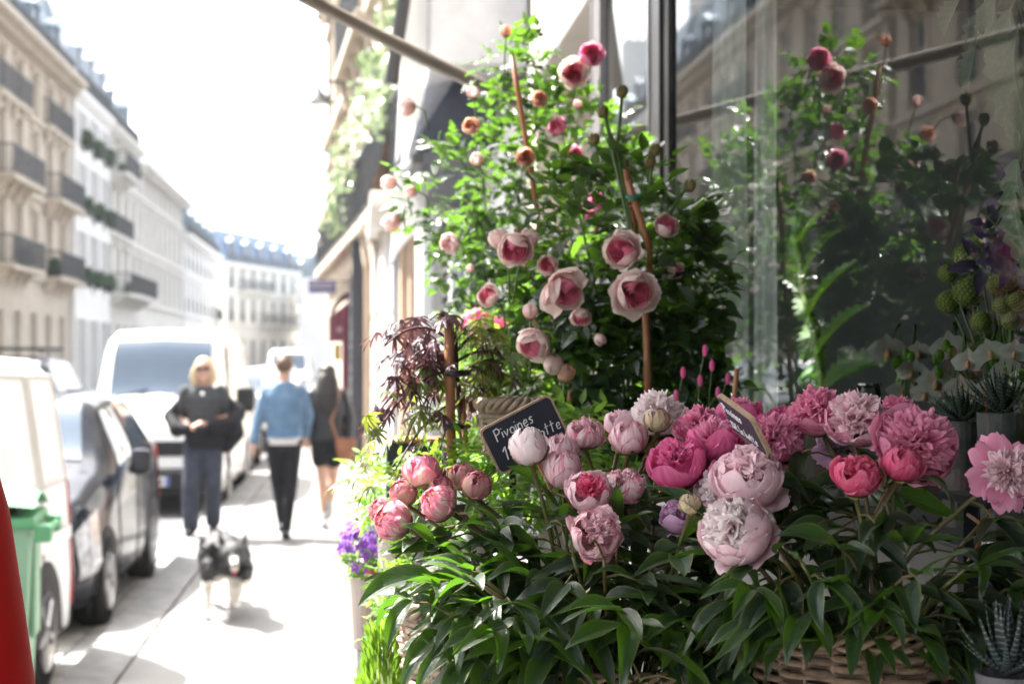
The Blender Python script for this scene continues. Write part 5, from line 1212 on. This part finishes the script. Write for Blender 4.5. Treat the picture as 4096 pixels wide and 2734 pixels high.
def bush(name,label,base,el,nparts,nstuff,ls,maxx=.82,cat='plant',parts=None,lows=None,mat=None,drop=.25,stem_n=9,stemr=.004,stemmat=None):
    t=thing(name,label,cat,base); base=Vector(base); parts=parts or RCP; lows=lows or RCS
    tips=[]
    for i in range(nparts):
        p,c=rnd_in(el)
        if p.x>maxx: p.x=maxx-rr(0,.05)
        d=(p-c); d=(d.normalized() if d.length>1e-3 else Vector((0,0,1)))+Vector((rr(-.8,.8),rr(-.8,.8),rr(-.7,.5)-drop))
        if p.x>maxx-.08: d.x=min(d.x,0)
        place(random.choice(parts),'leaf',t,mw=orient(p-base,d,Vector((rr(-.5,.5),rr(-.5,.5),1)),0,ls*rr(.7,1.15)))
    m=MB()
    for i in range(nstuff):
        p,c=rnd_in(el); 
        if p.x>maxx: p.x=maxx-.02
        p=c+(p-c)*.93; d=(p-c).normalized()+Vector((rr(-1,1),rr(-1,1),rr(-.9,.5)))
        if p.x>maxx-.08: d.x=min(d.x,0)
        M4=orient(p-base,d,Vector((rr(-.5,.5),rr(-.5,.5),1)),0,ls*rr(.7,1.1)); q=random.choice(lows)
        m.add([M4@Vector(v) for v in q.v],q.f,q.uv)
    if nstuff: stuff(m.obj('dense_foliage',mat or roseleaf,t,smooth=True))
    for i in range(stem_n):
        p,c=rnd_in(el); a=base+Vector((rr(-.04,.04),rr(-.04,.04),0)); mid=Vector((lerp(a.x,c.x,.7),lerp(a.y,c.y,.7),lerp(a.z,p.z,.5)))
        MB().tube([x-base for x in [a*(1-q)**2+mid*2*q*(1-q)+p*q*q for q in [j/8 for j in range(9)]]],[stemr]*6+[stemr*.6]*3,6).obj('cane',stemmat or stemg,t,smooth=True)
    return t
def potm(label,x,y,z,r,h,mat,owner=None):
    t=owner
    MB().lathe([(r*.72,0),(r*.95,h*.82),(r*1.05,h*.82),(r*1.05,h),(r*.92,h),(r*.9,h*.9),(0,h*.9)],28).obj('pot',mat,t,loc=Vector((x,y,z))-t.location)
terra=M('terracotta',(.34,.15,.08),.8,(.27,.11,.06),4)
EB=[((.52,3.72,2.14),(.25,.24,.36),5),((.27,3.7,2.18),(.16,.18,.17),1.6),((.52,3.70,1.78),(.28,.22,.28),3.2),((.44,3.72,2.50),(.13,.12,.10),.7),((.34,3.6,1.98),(.14,.16,.14),1.0),((.70,3.7,2.0),(.12,.2,.3),1)]
EB=[(a,b,0,c) for a,b,c in EB]
rb=bush('rose_bush','tall sunlit climbing rose bush with peach and pink blooms on brown stakes',(.50,3.72,1.50),EB,300,700,.038)
EF=[((.52,2.86,1.95),(.19,.17,.22),0,3),((.54,2.84,1.74),(.21,.18,.20),0,4),((.68,2.86,1.86),(.08,.12,.18),0,1),((.44,2.82,1.70),(.13,.14,.16),0,1.4)]
rf=bush('rose_bush','nearer shaded rose bush with large two-tone pink roses beside the black window post',(.53,2.86,1.45),EF,290,430,.046,maxx=.80)
potm('',.50,3.72,1.435,.11,.12,terra,rb); potm('',.53,2.86,1.435,.10,.12,terra,rf)
def tube_world(t,name,pts,r,mat,n=7):
    return MB().tube([Vector(p)-t.location for p in pts],r,n).obj(name,mat,t,smooth=True)
def stake(t,u0,v0,u1,v1,y,y2=None,r=.0065):
    a=W(u0,v0,y); b_=W(u1,v1,y2 or y); tube_world(t,'stake',[a+(b_-a)*q for q in (0,.25,.5,.75,1)],[r,r*1.05,r*.95,r*1.08,r],bamboo,8)
stake(rb,512,55,538,215,3.50); stake(rb,530,150,560,420,3.55); stake(rb,600,170,585,420,3.6)
stake(rf,628,180,650,250,2.68); stake(rf,625,160,636,235,2.72); stake(rf,650,250,645,400,2.70); stake(rf,571,390,566,440,2.7,r=.006); stake(rf,645,300,648,395,2.62)
tube_world(rf,'plant_tie',[W(626,196,2.66),W(633,198,2.66),W(641,195,2.66)],.004,tie)
for pts in ([(655,420),(648,330),(632,230),(617,150)],[(640,330),(628,220),(612,150),(604,112)],[(617,150),(620,120),(622,94)],[(617,150),(609,130),(603,112)],[(648,200),(652,165),(655,150)],[(660,290),(668,215),(688,185)]):
    tube_world(rf,'cane',[W(u,v,2.70) for u,v in pts],.0032,stemg)
ax_=lambda: (rr(-.6,.2),rr(-1,-.5),rr(-.4,.45))
def rose(t,x,y_,s,dep,kd,sd,axis=None):
    c=W(k_(x),k_(y_),dep); r=k_(s)/2/FPX*dep*.92; ax=Vector(axis or ax_()).normalized()
    bloom(kd,sd,t,c-t.location,ax,r,rr(0,6),name='rose')
    e=c-ax*r*1.0
    tube_world(t,'flower_stem',[e,e-ax*.03+Vector((0,.01,-.02)),e-ax*.045+Vector((.0,.04,-.07))],.0022,stemg,5)
rk=lambda o:('rose','cream','rosepink',o); rpk=('rose','peach','peach',.1); 
for x,y_,s,dep,kd,sd,axs in ((1357,124,56,3.42,('rose','pink','rosepink',.1),51,(-.1,-1,.15)),(1316,166,64,3.44,rk(.7),52,(-.2,-.9,-.2)),(1160,73,28,3.5,('rosebud','peach'),53,(0,-.2,1)),(1237,226,38,3.42,rpk,54,(0,-1,.2)),(1083,212,28,3.5,('rosebud','cream'),55,(-.3,-.3,1)),
 (935,246,40,3.6,('rosebud','cream'),56,(-.8,-.3,-.3)),(1081,288,40,3.45,rpk,54,(-.3,-.8,.2)),(1205,360,44,3.4,rpk,54,(0,-1,-.1)),(1278,290,40,3.5,('rose','pink','rosepink',.3),51,None),(1315,356,46,3.42,('rose','pink','rosepink',.3),51,(.2,-.9,-.2)),
 (893,419,36,3.6,('rosebud','cream'),56,(-.9,-.3,.1)),(942,438,30,3.6,('rosebud','cream'),55,(-.7,-.3,-.2)),(899,507,44,3.55,('rosebud','cream'),56,(-.5,-.3,-.7)),(1031,557,48,3.3,('rose','cream','soft',.2),57,(-.6,-.6,-.4)),(1095,365,32,3.5,('rosebud','cream'),55,None),
 (1325,240,22,3.45,('rosebud','cream'),56,(0,0,1)),(1440,400,34,3.3,rpk,54,None),(1372,458,40,3.3,('rose','pink','rosepink',.4),51,None),(1355,492,26,3.4,('rose','pink','rosepink',.4),51,None),(1078,615,20,3.3,('rosebud','cream'),55,None)): rose(rb,x,y_,s,dep,kd,sd,axs)
for x,y_,s,dep,kd,sd,axs in ((1182,572,82,2.66,rk(.3),58,(-.2,-.7,-.5)),(1143,550,46,2.70,('rosebud','cream'),55,(-.4,-.3,.7)),(1212,548,46,2.70,('rosebud','cream'),56,(.3,-.4,.7)),(1426,573,84,2.58,rk(.8),59,(-.55,-.8,.1)),(1296,670,94,2.56,rk(.9),60,(.3,-.75,-.45)),(1458,670,98,2.54,rk(1.0),61,(.05,-.95,-.2)),
 (1530,516,58,2.66,('rose','cream','rosepink',.5),58,(.1,-.7,.4)),(1550,622,44,2.70,rk(.6),57,(.4,-.5,-.5)),(1256,608,46,2.66,rk(.4),57,(-.4,-.8,0)),(1120,676,52,2.8,rk(.4),57,(-.6,-.6,.2)),(1216,715,36,2.62,('rosebud','cream'),55,(-.1,-.3,1)),(1222,790,82,2.54,rk(.5),58,(-.55,-.4,-.65)),
 (1270,832,48,2.54,('rosebud','cream'),56,(-.1,-.3,-.9)),(1298,858,44,2.54,('rosebud','peach'),53,(.1,-.3,.9)),(1332,728,48,2.64,rk(.4),57,(-.1,-.5,-.7)),(1376,776,30,2.62,('rosebud','cream'),55,(.2,-.4,-.5)),(1100,757,44,2.8,rk(.4),57,(-.5,-.6,.3))): rose(rf,x,y_,s,dep,kd,sd,axs)
for u,v in ((622,92),(603,112),(655,150),(690,186),(650,163),(594,140)): # green buds
    c=W(u,v,2.70); bloom(('rosebud','sepal'),62,rf,c-rf.location,(rr(-.2,.2),0,1),.0115,0,name='rose_bud')
# ================================================================== MAPLE AND SMALL PLANTS AT THE LEFT
def palmate(seed,n=7,wd=.13):
    rnd=random.Random(seed); m=MB()
    for k in range(n):
        a=(k-(n-1)/2)*.42+rnd.uniform(-.08,.08); L=1-.10*abs(k-(n-1)/2)**1.3
        lm=leaf_mb(1,wd/L,rnd.uniform(.3,1.3),.12,.02,rnd.uniform(-.4,.4),3,7,1.2,seed*9+k,.8)
        M4=Matrix.Rotation(a,4,'Z')@Matrix.Scale(L,4); m.add([M4@Vector(p) for p in lm.v],lm.f,lm.uv)
    return m
PA=[palmate(s_).mesh('leaf',mapleaf,smooth=True) for s_ in range(6)]; PB=[palmate(20+s_).mesh('leaf',mapleaf2,smooth=True) for s_ in range(5)]
mp=thing('maple','thread-leaf maple sapling with purple and bronze leaves tied to a bamboo stake','tree',W(450,500,2.42))
stake(mp,449,322,452,500,2.38,r=.0085); stake(mp,462,395,470,500,2.44,r=.005)
MB().lathe([(.05,1.143-mp.location.z),(.065,0),(.058,0),(0,-.01)],24).obj('pot',darkin,mp)
for v in (372,425): tube_world(mp,'plant_tie',[W(446,v,2.36),W(456,v+1,2.355),W(468,v,2.40)],.006,blackm)
MB()
brs=[]
def arc(u0,v0,u1,v1,y0,y1,lift):
    a=W(u0,v0,y0); b_=W(u1,v1,y1); mid=(a+b_)/2+Vector((0,0,lift)); return [a*(1-q)**2+mid*2*q*(1-q)+b_*q*q for q in [j/7 for j in range(8)]]
tube_world(mp,'trunk',[W(466,500,2.45),W(462,430,2.45),W(456,370,2.42),W(455,335,2.42)],[.007,.006,.005,.004],M('maple_bark',(.05,.03,.03),.7))
for a in ((455,345,385,345,2.42,2.3,.06),(456,350,400,372,2.42,2.35,.05),(457,360,380,410,2.42,2.3,.06),(458,375,405,440,2.43,2.35,.05),(458,350,500,335,2.42,2.5,.04),(458,360,520,372,2.42,2.45,.05),(460,375,535,400,2.44,2.45,.06),(460,390,500,420,2.44,2.5,.04),(459,372,372,440,2.42,2.25,.07),(461,400,395,470,2.44,2.3,.05),(456,340,430,320,2.42,2.4,.05),(460,385,478,400,2.44,2.5,.04),(457,355,425,385,2.42,2.36,.04),(461,400,440,450,2.44,2.34,.03)):
    pts=arc(*a); tube_world(mp,'branch',pts,[.003,.003,.0025,.0025,.002,.002,.0015,.0015],M('maple_twig',(.10,.04,.045),.6),5)
    right=a[2]>480
    for k in range(13 if not right else 17):
        q=random.choice(pts[2:])+Vector((rr(-.03,.03),rr(-.04,.04),rr(-.02,.02)))
        if not right and rr(0,1)<.22: continue
        place(random.choice(PB if (right and rr(0,1)<.75) or a[3]>430 and rr(0,1)<.6 else PA),'leaf',mp,mw=orient(q-mp.location,Vector((rr(-1,.7),rr(-1,.4),rr(-.9,-.1))),Vector((rr(-.4,.4),rr(-.4,.4),1)),0,rr(.036,.058)))
tip=W(352,445,2.2)
for u,v in ((350,478),(366,470),(378,452),(372,486)):
    place(random.choice(PB),'leaf',mp,mw=orient(W(u,v,2.25)-mp.location,Vector((-1,-.3,-.2)),Vector((0,0,1)),0,.05))
LC=[compound(1,80+s_,4,5,n=5,wd=.42).mesh('leaf',limeleaf,smooth=True) for s_ in range(5)]; LCS=[compound(1,90+s_,3,4,n=5,wd=.42) for s_ in range(3)]
def lime(name,label,u,v,y,r,n,ns,ls,cat='plant'):
    c=W(u,v,y); t=bush(name,label,(c.x,c.y,c.z-r[2]*1.1),[((c.x,c.y,c.z),r,0,1)],n,ns,ls,parts=LC,lows=LCS,mat=limeleaf,drop=0,stem_n=5,stemr=.002)
    h=c.z-r[2]*1.1-(1.435 if c.x>.17 and y>2.5 else 1.143)
    if h>.02: MB().lathe([(.03,-h),(.04,0),(.035,0),(0,-.008)],20).obj('pot',M('pale_pot',(.40,.37,.33),.85),t)
    return t
lime('fern_shrub','feathery bright green shrub glowing behind the maple and chalk sign',515,395,3.05,(.14,.15,.15),150,200,.028)
lime('herb','bright green feathery herb beside the left peony leaves',407,592,2.62,(.055,.07,.055),70,130,.018)
lime('creeper','round leaved creeper hanging under the feathery herb',396,628,2.45,(.04,.05,.035),26,10,.022)
lime('leafy_filler_plant','bright leafy plant between the violet flowers and the maple',398,500,2.8,(.07,.10,.07),80,60,.024)
lime('shaded_greenery','green shrub low behind the pale peony group',560,462,2.45,(.13,.10,.09),110,80,.032)
lime('green_pot_plant','small green pot plant behind the sunlit bud cluster',470,490,2.35,(.10,.08,.06),80,50,.026)
# lime conifer
cf=thing('dwarf_conifer','lime green feathery dwarf conifer at the bottom left of the stand','plant',W(382,720,2.35))
cm=MB(); cl=M('conifer_lime',(.30,.46,.05),.6,(.16,.30,.03),12,tr=.35)
c0=W(384,688,2.35)
for i in range(1100):
    a=rr(0,2*PI); z=rr(-.20,.09); rad=.042*(1-max(0,z)/.16)*rr(.3,1)**.5; p=c0+Vector((rad*math.cos(a),rad*math.sin(a),z)); d=Vector((math.cos(a)*.5,math.sin(a)*.5,1.3)).normalized()*rr(.02,.034); s_=d.orthogonal().normalized()*.0035
    cm.add([p-cf.location,p+d*.5+s_-cf.location,p+d-cf.location,p+d*.5-s_-cf.location],[(0,1,2,3)])
stuff(cm.obj('foliage',cl,cf)); MB().tube([(0,0,0),c0-cf.location],.008,6).obj('trunk',stemm,cf); MB().lathe([(.07,-cf.location.z),(.09,-.05),(.08,-.05),(0,-.06)],24).obj('pot',terra,cf)
# violets, hydrangea, daisies
def floret(n,w_,curl,seed=0,heart=True):
    m=MB()
    for k in range(n):
        m2=leaf_mb(1,w_,curl,.12,.02,0,4,5,2.2,seed+k,.9); M4=Matrix.Rotation(2*PI*k/n,4,'Z')@Matrix.Rotation(.35,4,'X')@Matrix.Translation((0,.08,0)); m.add([M4@Vector(p) for p in m2.v],m2.f,m2.uv)
    return m
vf=floret(5,.75,.4).mesh('flower',PM['viola'],smooth=True); hf=floret(4,.9,.2,5).mesh('floret',PM['white'],smooth=True); df=floret(8,.5,.3,9).mesh('flower',PM['carmine'],smooth=True); df2=floret(8,.5,.3,11).mesh('flower',PM['pink'],smooth=True)
def blossoms(t,me,u,v,y,r,n,s,name='flower'):
    c=W(u,v,y)
    for i in range(n):
        p=Vector((rr(-1,1),rr(-1,1),rr(-1,1))); p=p.normalized()*rr(.5,1)
        q=c+Vector((p.x*r[0],p.y*r[1],p.z*r[2])); place(me,name,t,mw=Matrix.Translation(q-t.location)@basis(Vector((p.x-.2,p.y-.5,p.z+.4)),Vector((.1,.2,1)),rr(0,6))@Matrix.Scale(s*rr(.75,1.2),4))
vt=lime('violet_flowers','violet bellflowers spilling over the dark wicker trough at the left edge',366,552,3.0,(.045,.06,.045),50,50,.018); blossoms(vt,vf,362,545,2.98,(.05,.05,.06),60,.013); blossoms(vt,df,371,574,2.95,(.012,.01,.01),6,.012)
ht=lime('white_hydrangea','overexposed white hydrangea mass left of the sunlit peony buds',385,500,3.25,(.09,.12,.10),60,60,.026); blossoms(ht,hf,378,505,3.2,(.10,.12,.13),210,.014,'floret')
ct=lime('pink_cosmos','pink daisy-like flowers blooming behind the bamboo stake of the maple',482,335,3.1,(.09,.08,.06),60,40,.022); blossoms(ct,df,482,325,3.05,(.06,.06,.035),13,.024); blossoms(ct,df2,486,330,3.05,(.06,.06,.04),9,.022)
ft=thing('fuchsia','thin stemmed fuchsia with tiny pink buds beside the window glass','plant',W(690,470,2.6))
for u,v in ((700,380),(718,392),(683,372),(705,350),(728,378),(676,395),(712,365)):
    b_=W(u,v,2.5); tube_world(ft,'stem',[W(690,470,2.6),(W(690,470,2.6)+b_)/2+Vector((rr(-.02,.02),0,.02)),b_],.0013,stemg,5)
    MB().ell((0,0,0),(.005,.005,.011),8,6).obj('bud',PM['pink'],ft,loc=b_-ft.location)
    for k in range(5): place(random.choice(RCP),'leaf',ft,mw=orient(W(690,470,2.6).lerp(b_,rr(.4,1))-ft.location,Vector((rr(-1,1),rr(-1,1),rr(-.5,.5))),Vector((0,0,1)),0,.011))
stake(ft,737,368,730,440,2.35,r=.0042); MB().lathe([(.035,1.435-ft.location.z),(.045,0),(.04,0),(0,-.008)],20).obj('pot',terra,ft)
bx=thing('planting_crate','dark slate-coloured crate with a brown wooden edge behind the maple','crate',W(410,470,3.0))
c=W(410,458,3.0); MB().box(c.x-.05,c.y-.04,1.143,c.x+.06,c.y+.04,c.z+.035,bev=.003).obj('box',slate,bx,loc=-bx.location); MB().box(c.x-.055,c.y-.045,c.z+.036,c.x+.065,c.y+.045,c.z+.044).obj('edge',bamboo,bx,loc=-bx.location)
# ================================================================== BEHIND THE SHOP GLASS
toth=leaf_mat('thistle_leaf',(.07,.17,.03),(.10,.20,.05),(.30,.60,.04),.42,.35)
def toothed(L,Wd,seed,nt_=9):
    rnd=random.Random(seed)
    def fn(u,v):
        t=2*u-1; w_=Wd*.5*(math.sin(PI*min(1,(v*.96+.03)))**.7)*(1+.55*abs(t)*(((v*nt_)%1)-.5))
        return Vector((t*w_+.08*math.sin(v*3+seed),L*v,-.35*L*v*v+abs(t)*w_*.5))
    return MB().grid(fn,4,nt_*3,uv=True)
TL=[toothed(1,.42,i).mesh('leaf',toth,smooth=True) for i in range(5)]
th_=thing('thistle_plant','tall glowing green thistle-like plant standing behind the shop glass above the pink peonies','plant',WX(826,420,1.45))
sp=[WX(u,v,1.45) for u,v in ((826,420),(822,380),(816,340),(806,300),(800,262),(796,235))]
tube_world(th_,'stem',sp,.014,M('thistle_stem',(.20,.32,.07),.5,tr=.1))
for u,v,du,dz,L in ((824,395,-1,.5,.15),(820,372,-1,.9,.17),(818,352,1,.7,.15),(812,325,-1,.8,.17),(810,315,1,.9,.15),(806,298,-1,1,.16),(803,280,1,1,.13),(800,262,-1,1.1,.13),(798,248,1,1,.11),(824,385,1,.3,.16),(797,238,-.3,1.5,.12)):
    place(random.choice(TL),'leaf',th_,mw=orient(WX(u,v,1.45)-th_.location,Vector((.1*du,du*-.7,dz)) if du<0 else Vector((.1,-.7*du,dz)),Vector((-.9,rr(-.3,.3),.5)),0,L*1.6))
MB().lathe([(.05,1.19-th_.location.z),(.07,.02),(.06,.02),(0,-.01)],20).obj('pot',darkin,th_)
# orchids
GLY_X=1.0
def petal_orch(sx,sy,seed): return leaf_mb(1,sx,.25,.06,.01,0,6,6,2.6,seed,.75)
om=MB()
for a,w_,L in ((0,.75,.95),(2.1,.75,.92),(-2.1,.75,.92),(PI/2*.92,1.15,1.05),(-PI/2*.92,1.15,1.05)):
    lm=petal_orch(w_,1,int(a*10)+3); M4=Matrix.Rotation(-a,4,'Z')@Matrix.Rotation(.12,4,'X')@Matrix.Scale(L*.47,4); om.add([M4@Vector(p) for p in lm.v],lm.f,lm.uv)
orch=om.mesh('orchid_flower',PM['white'],smooth=True)
lip=MB(); lip.ell((0,-.10,.10),(.08,.12,.07),8,6); lip.ell((0,.02,.08),(.05,.05,.06),8,6); lipme=lip.mesh('lip',M('orchid_lip',(.55,.36,.10),.5,(.45,.15,.12),20),smooth=True)
ol=leaf_mat('orchid_leaf',(.02,.06,.02),(.04,.08,.03),(.1,.2,.03),.1,.3)
for k,(lb,u0,fl) in enumerate((('white orchid at the left of the window display',900,((887,351,44),(912,372,38),(902,392,36),(918,352,30),(925,394,34))),('white orchid right of the first one with large round flowers',950,((950,349,46),(935,382,40),(960,388,36),(968,362,36),(972,396,34))),('white orchid farthest right, half lost in the dark reflection',995,((990,352,36),(1005,370,36),(992,388,34),(1014,352,34),(1018,392,34))))):
    ot=thing('orchid',lb,'orchid',WX(u0,470,1.02),group='white orchids in the window')
    x=.99
    for j,(u,v,s) in enumerate(fl):
        c=WX(u,v,x+rr(-.03,.04)); sc=s/FPX*c.y
        f_=place(orch,'flower',ot,mw=Matrix.Translation(c-ot.location)@basis(Vector((rr(-.5,-.1),-1,rr(-.1,.25))),Vector((0,0,1)),rr(-.25,.25))@Matrix.Scale(sc,4)); place(lipme,'lip',f_)
        tube_world(ot,'flower_stalk',[WX(u0,470,1.02),WX((u+u0)/2+6,v-28,1.03),c+Vector((0,.01,0))],.0025,stemg,5)
    for j in range(5): p=WX(u0+rr(-16,16),rr(345,375),.98); MB().ell((0,0,0),(.008,.008,.011),8,6).obj('bud',limeleaf,ot,loc=p-ot.location)
    for j in range(5):
        lm=leaf_mb(1,.32,.9,.1,.01,0,5,8,1.5,j).mesh('leaf',ol,smooth=True); place(lm,'leaf',ot,mw=orient(Vector((0,0,.02)),Vector((rr(-1,1),rr(-1,1),.7)),Vector((0,0,1)),0,.16))
    MB().lathe([(.045,1.49-ot.location.z),(.06,0),(.055,0),(.0,-.01)],20).obj('pot',darkin,ot)
# guelder rose balls with clematis
vb=M('guelder_green',(.46,.52,.14),.6,(.30,.38,.08),30,tr=.2)
sm_=MB()
rnd=random.Random(5)
for i in range(150):
    k=(i+.5)/150; th0=math.acos(1-2*k); a=i*2.39996; d=Vector((math.sin(th0)*math.cos(a),math.sin(th0)*math.sin(a),math.cos(th0))); t1=d.orthogonal().normalized(); t2=d.cross(t1); s=.15*rnd.uniform(.8,1.2); p=d*rnd.uniform(.88,1.05); ro=rnd.uniform(0,3)
    for q in range(4):
        a1=ro+q*PI/2; e=(t1*math.cos(a1)+t2*math.sin(a1))*s; e2=(t1*math.cos(a1+.5)+t2*math.sin(a1+.5))*s*.6; e3=(t1*math.cos(a1-.5)+t2*math.sin(a1-.5))*s*.6
        sm_.add([p,p+e3+d*.03,p+e+d*.0,p+e2+d*.03],[(0,1,2,3)])
ballme=sm_.mesh('flower_ball',vb)
gt=thing('guelder_rose','round yellow-green guelder rose balls with dark purple clematis behind the glass at the right edge','plant',WX(985,420,1.05))
core=MB().ell((0,0,0),(.86,.86,.86),12,8).mesh('ball_core',M('ball_core_green',(.10,.14,.03),.8),smooth=True)
for x,y_,s in ((2176,626,50),(2222,668,74),(2178,692,62),(2216,587,62),(2285,652,46),(2252,737,54),(2320,735,46),(2262,540,58),(2310,640,56),(2330,560,56),(2240,560,46),(2300,700,50),(2336,690,50)):
    c=WX(k_(x),k_(y_),.97+rr(0,.05)); r=k_(s)/2/FPX*c.y; b_=place(ballme,'flower_ball',gt,mw=Matrix.Translation(c-gt.location)@Matrix.Rotation(rr(0,3),4,'X')@Matrix.Scale(r,4)); place(core,'ball_core',b_)
    tube_world(gt,'stem',[WX(985,420,1.05),(WX(985,420,1.05)+c)/2+Vector((.02,0,-.01)),c],.002,stemg,5)
    for j in range(2): place(random.choice(RCP),'leaf',gt,mw=orient(c-gt.location+Vector((.02,.01,-.01)),Vector((rr(-.3,1),rr(-1,1),rr(-1,.3))),Vector((-1,0,1)),0,.018))
cmf=floret(5,.42,.7,31).mesh('clematis_flower',petal_mat('petal_clematis',(.05,.02,.10),(.12,.06,.20),tr=.2),smooth=True)
for u,v,s in ((1000,243,.045),(982,262,.05),(1010,262,.04),(996,225,.04),(1018,212,.045),(1016,190,.045)):
    c=WX(u,v,.94); place(cmf,'clematis_flower',gt,mw=Matrix.Translation(c-gt.location)@basis(Vector((-.4,-1,rr(-.5,.3))),Vector((0,0,1)),rr(0,6))@Matrix.Scale(s,4))
# pale serrated leaves hanging at the top right
hg=thing('hanging_foliage','large pale grey-green lobed leaves hanging behind the glass in the top right corner','plant',WX(1012,-30,.94))
HL=[toothed(1,.40,20+i,6).mesh('leaf',paleleaf,smooth=True) for i in range(4)]
for u,v,dx,dz,L in ((1000,-10,-.8,-1,.14),(985,5,-1,-.6,.12),(1010,10,-.3,-1,.20),(1024,30,-.4,-1,.16),(975,40,-.9,-.8,.10),(1022,160,-.3,-1,.14),(1018,190,-.2,-1,.12),(960,-8,-1,-.4,.12)):
    c=WX(u,v,.92); place(random.choice(HL),'leaf',hg,mw=orient(c-hg.location,Vector((-.1,-dx*.7,dz)),Vector((-1,-.4,.2)),0,L)); tube_world(hg,'stem',[WX(1012,-30,.94),(WX(1012,-30,.94)+c)/2+Vector((.02,0,.02)),c],.0022,stemg,5)
# dim greenery deeper in the shop
MB().box(.875,1.35,1.475,1.2,2.35,1.489,bev=.003).obj('window_shelf',M('window_shelf_dark',(.03,.03,.03),.6),shop)
MB().lathe([(.03,1.49-gt.location.z),(.05,-.08),(.035,.0),(.045,.03)],20,cap=False).obj('vase',darkin,gt)
MB().tube([(0,0,0),(.02,.01,3.04-hg.location.z)],.003,6).obj('hanging_cord',stemg,hg)
dk=bush('indoor_shrub','dim leafy shrub deeper inside the shop behind the glass',(1.45,2.5,.8),[((1.5,2.5,1.5),(.35,.5,.45),0,1),((1.3,2.2,1.3),(.25,.4,.3),0,1)],120,160,.06,maxx=2.2)
dk2=bush('indoor_shrub','low green foliage behind the glass between the curtains and the orchids',(1.15,2.2,.95),[((1.10,2.25,1.42),(.12,.35,.20),0,1)],110,120,.035,maxx=1.4)
MB().box(.90,1.3,1.16,1.75,3.4,1.19,bev=.004).obj('display_table',M('display_table_wood',(.10,.07,.05),.6),shop)
# zebra plants
zb_,nt_,p_=new_mat('zebra_leaf'); uv=N(nt_,'ShaderNodeUVMap'); sp_=N(nt_,'ShaderNodeSeparateXYZ'); nt_.links.new(uv.outputs[0],sp_.inputs[0]); sn=mathn(nt_,'SINE',mathn(nt_,'MULTIPLY',sp_.outputs[1],75)); nt_.links.new(mixc(nt_,ramp(nt_,sn,[(.6,0),(.9,1)]),(.015,.028,.025),(.16,.18,.17)),p_.inputs['Base Color']); p_.inputs['Roughness'].default_value=.5
def spike(seed):
    return MB().grid(lambda u,v:Vector((.10*(1-v)**.8*math.cos(2*PI*u),v-.25*0,.05*(1-v)**.8*math.sin(2*PI*u)+.25*v*v)),8,10,uv=True)
spm=spike(0).mesh('leaf',zb_,smooth=True)
concrete=M('concrete_pot',(.14,.135,.14),.9,(.10,.095,.10),8,bump=.4,bscale=60)
for lb,u,v,x,r,h,L,z_ in (('striped zebra succulent in a grey concrete pot beside the right-edge peony',962,420,.93,.034,.075,.06,0),('second striped succulent with darker spiky leaves at the right edge',1004,412,.93,.038,.06,.075,0),('dark spiky succulent in the lower right corner under the metal leg',1008,672,.70,.035,.06,.075,0)):
    c=WX(u,v,x); zt=thing('zebra_succulent',lb,'succulent',c,group='zebra striped succulents')
    for i in range(34):
        a=i*2.39996; e=.25+1.2*(i/34); place(spm,'leaf',zt,mw=orient(Vector((0,0,0)),Vector((math.cos(a)*math.cos(e),math.sin(a)*math.cos(e),math.sin(e))),Vector((0,0,1)),0,L*rr(.8,1.1)))
    MB().lathe([(r*.85,(1.49-c.z) if v<500 else (1.365-c.z)),(r,0),(r*.9,0),(r*.85,-.01),(0,-.008)],24).obj('pot',concrete,zt,smooth=False)
gv=thing('glass_vase','small clear glass vase catching a highlight beside the orchids','vase',WX(868,412,.97))
MB().lathe([(.02,-.05),(.035,-.03),(.038,0),(.025,.03),(.022,.05)],24,cap=False).obj('vase',gm,gv,smooth=True); MB().lathe([(.023,.048),(.026,.052),(.026,.056)],24,cap=False).obj('rim',chrome,gv)
tw=thing('bent_twig','bent brown twig sticking out beside the blue-grey metal leg','twig',WX(975,515,.72))
tube_world(tw,'stick',[WX(968,514,.74),WX(985,526,.73),WX(978,545,.73),WX(969,560,.74)],.0024,bamboo,6)
# ================================================================== AIR
hz=MB().box(-60,-8,-1.2,60,300,24).obj('haze',None)
stuff(hz)
hm=bpy.data.materials.new('haze_air'); hm.use_nodes=True; hn=hm.node_tree; hn.nodes.remove(hn.nodes['Principled BSDF'])
pv=hn.nodes.new('ShaderNodeVolumePrincipled'); pv.inputs['Color'].default_value=(.93,.95,1,1); pv.inputs['Density'].default_value=.0004; pv.inputs['Anisotropy'].default_value=.2
hn.links.new(pv.outputs[0],hn.nodes['Material Output'].inputs['Volume'])
hz.data.materials.clear(); hz.data.materials.append(hm)
S.cycles.volume_step_rate=1
